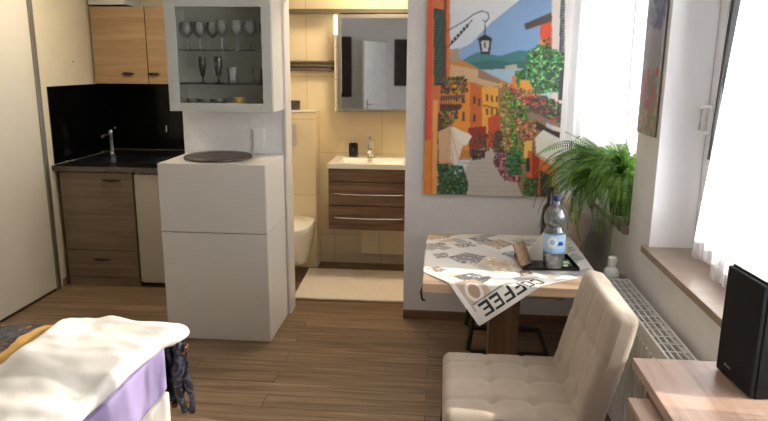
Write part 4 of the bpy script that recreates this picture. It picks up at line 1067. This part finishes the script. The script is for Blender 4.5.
bm = new()
def df(p, n):
    x, y = p.x, p.y
    wr = .013*noise.noise(Vector((x*3.0, y*7+x*4, 0)))+.014*noise.noise(Vector((x*2+y*1.5, y*2.2, 3)))+.010*noise.noise(Vector((x*8, y*13+x*9, 5)))
    wr += .010*math.sin((y*1.0+x*2.1)*11+2*noise.noise(Vector((x*3, y*3, 9))))*max(0, 1-abs(y-.15)/.9)
    wt = min(1, max(0, (n.z+.25)/1.2))
    p = p+Vector((0, 0, (wr+.006)*wt))
    # right-hand hem sinks to the mattress edge, foot corner puffs out
    tx = max(0, (x-.05)/.25)
    p.z -= .016*tx**2*wt
    if y > .45 and x > .1: p.x += .10*((y-.45)/.33)**1.5*((x-.1)/.15)*.8; 
    if y > .70: p.z -= .012*max(0, x)/.25*(1-wt)
    p.y += .012*noise.noise(Vector((x*6, 0, 2)))
    p.x += .010*noise.noise(Vector((0, y*5, 6)))
    return p
soft_box(bm, .475, 1.62, .075, .036, 90, df, Matrix.Translation((-1.362, 1.755, .567)))
obj('duvet', bm, 'duvet', smooth=True, angle=180, label='thick white folded duvet lying along the open side of the bed', cat='duvet')

# ------------------------------------------------------------------ camera, light, render look
cam = bpy.data.cameras.new('camera'); co = bpy.data.objects.new('camera', cam); link(co)
cam.sensor_width = 36; cam.lens = F/768*36; cam.clip_start = .05
mw = Matrix.Identity(4)
for i, v in enumerate((_r, _u, -_f)):
    for k in range(3): mw[k][i] = float(v[k])
mw.translation = Vector((0, 0, CAMH)); co.matrix_world = mw
S.camera = co

w = bpy.data.worlds.new('sky'); S.world = w; w.use_nodes = True; nt = w.node_tree
bg = nt.nodes['Background']; bg.inputs['Color'].default_value = (.95, .97, 1, 1); bg.inputs['Strength'].default_value = 10
def light(name, kind, loc, energy, color, size=None, rot=None, **k):
    l = bpy.data.lights.new(name, kind); l.energy = energy; l.color = color
    if kind == 'AREA': l.shape = 'RECTANGLE'; l.size, l.size_y = size
    elif kind == 'POINT': l.shadow_soft_size = size
    o = bpy.data.objects.new(name, l); link(o); o.location = loc
    if rot: o.rotation_euler = rot
    return o
sun = light('sun', 'SUN', (4, 2, 4), 9.5, (1, .93, .82)); sun.data.angle = math.radians(1.2)
sun.rotation_euler = Vector((-1, .10, -.56)).to_track_quat('-Z', 'Y').to_euler()
for (y0, y1) in (W1, W2):
    o = light('window_portal', 'AREA', (GX+.10, (y0+y1)/2, (SZ+WT)/2), 1, (1, 1, 1), (y1-y0, WT-SZ), (0, PI/2, 0)); o.data.size, o.data.size_y = WT-SZ, y1-y0
    o.data.cycles.is_portal = True
light('kitchen_ceiling_lamp', 'AREA', (-2.2, 4.2, 2.46), 13, (1, .86, .66), (.35, .35))
light('bathroom_ceiling_lamp', 'AREA', (-.5, 4.85, 2.46), 20, (1, .84, .62), (.3, .3))
vs = S.view_settings; S.display_settings.display_device = 'sRGB'
vs.view_transform = 'Standard'; vs.look = 'None'; vs.gamma = 1; vs.use_curve_mapping = False; vs.exposure = 0
S.cycles.max_bounces = 10; S.cycles.diffuse_bounces = 5; S.cycles.transparent_max_bounces = 24; S.cycles.sample_clamp_indirect = 6
S.cycles.caustics_reflective = False; S.cycles.caustics_refractive = False
try:
    S.cycles.use_denoising = True; S.cycles.denoiser = 'OPENIMAGEDENOISE'
except Exception: pass
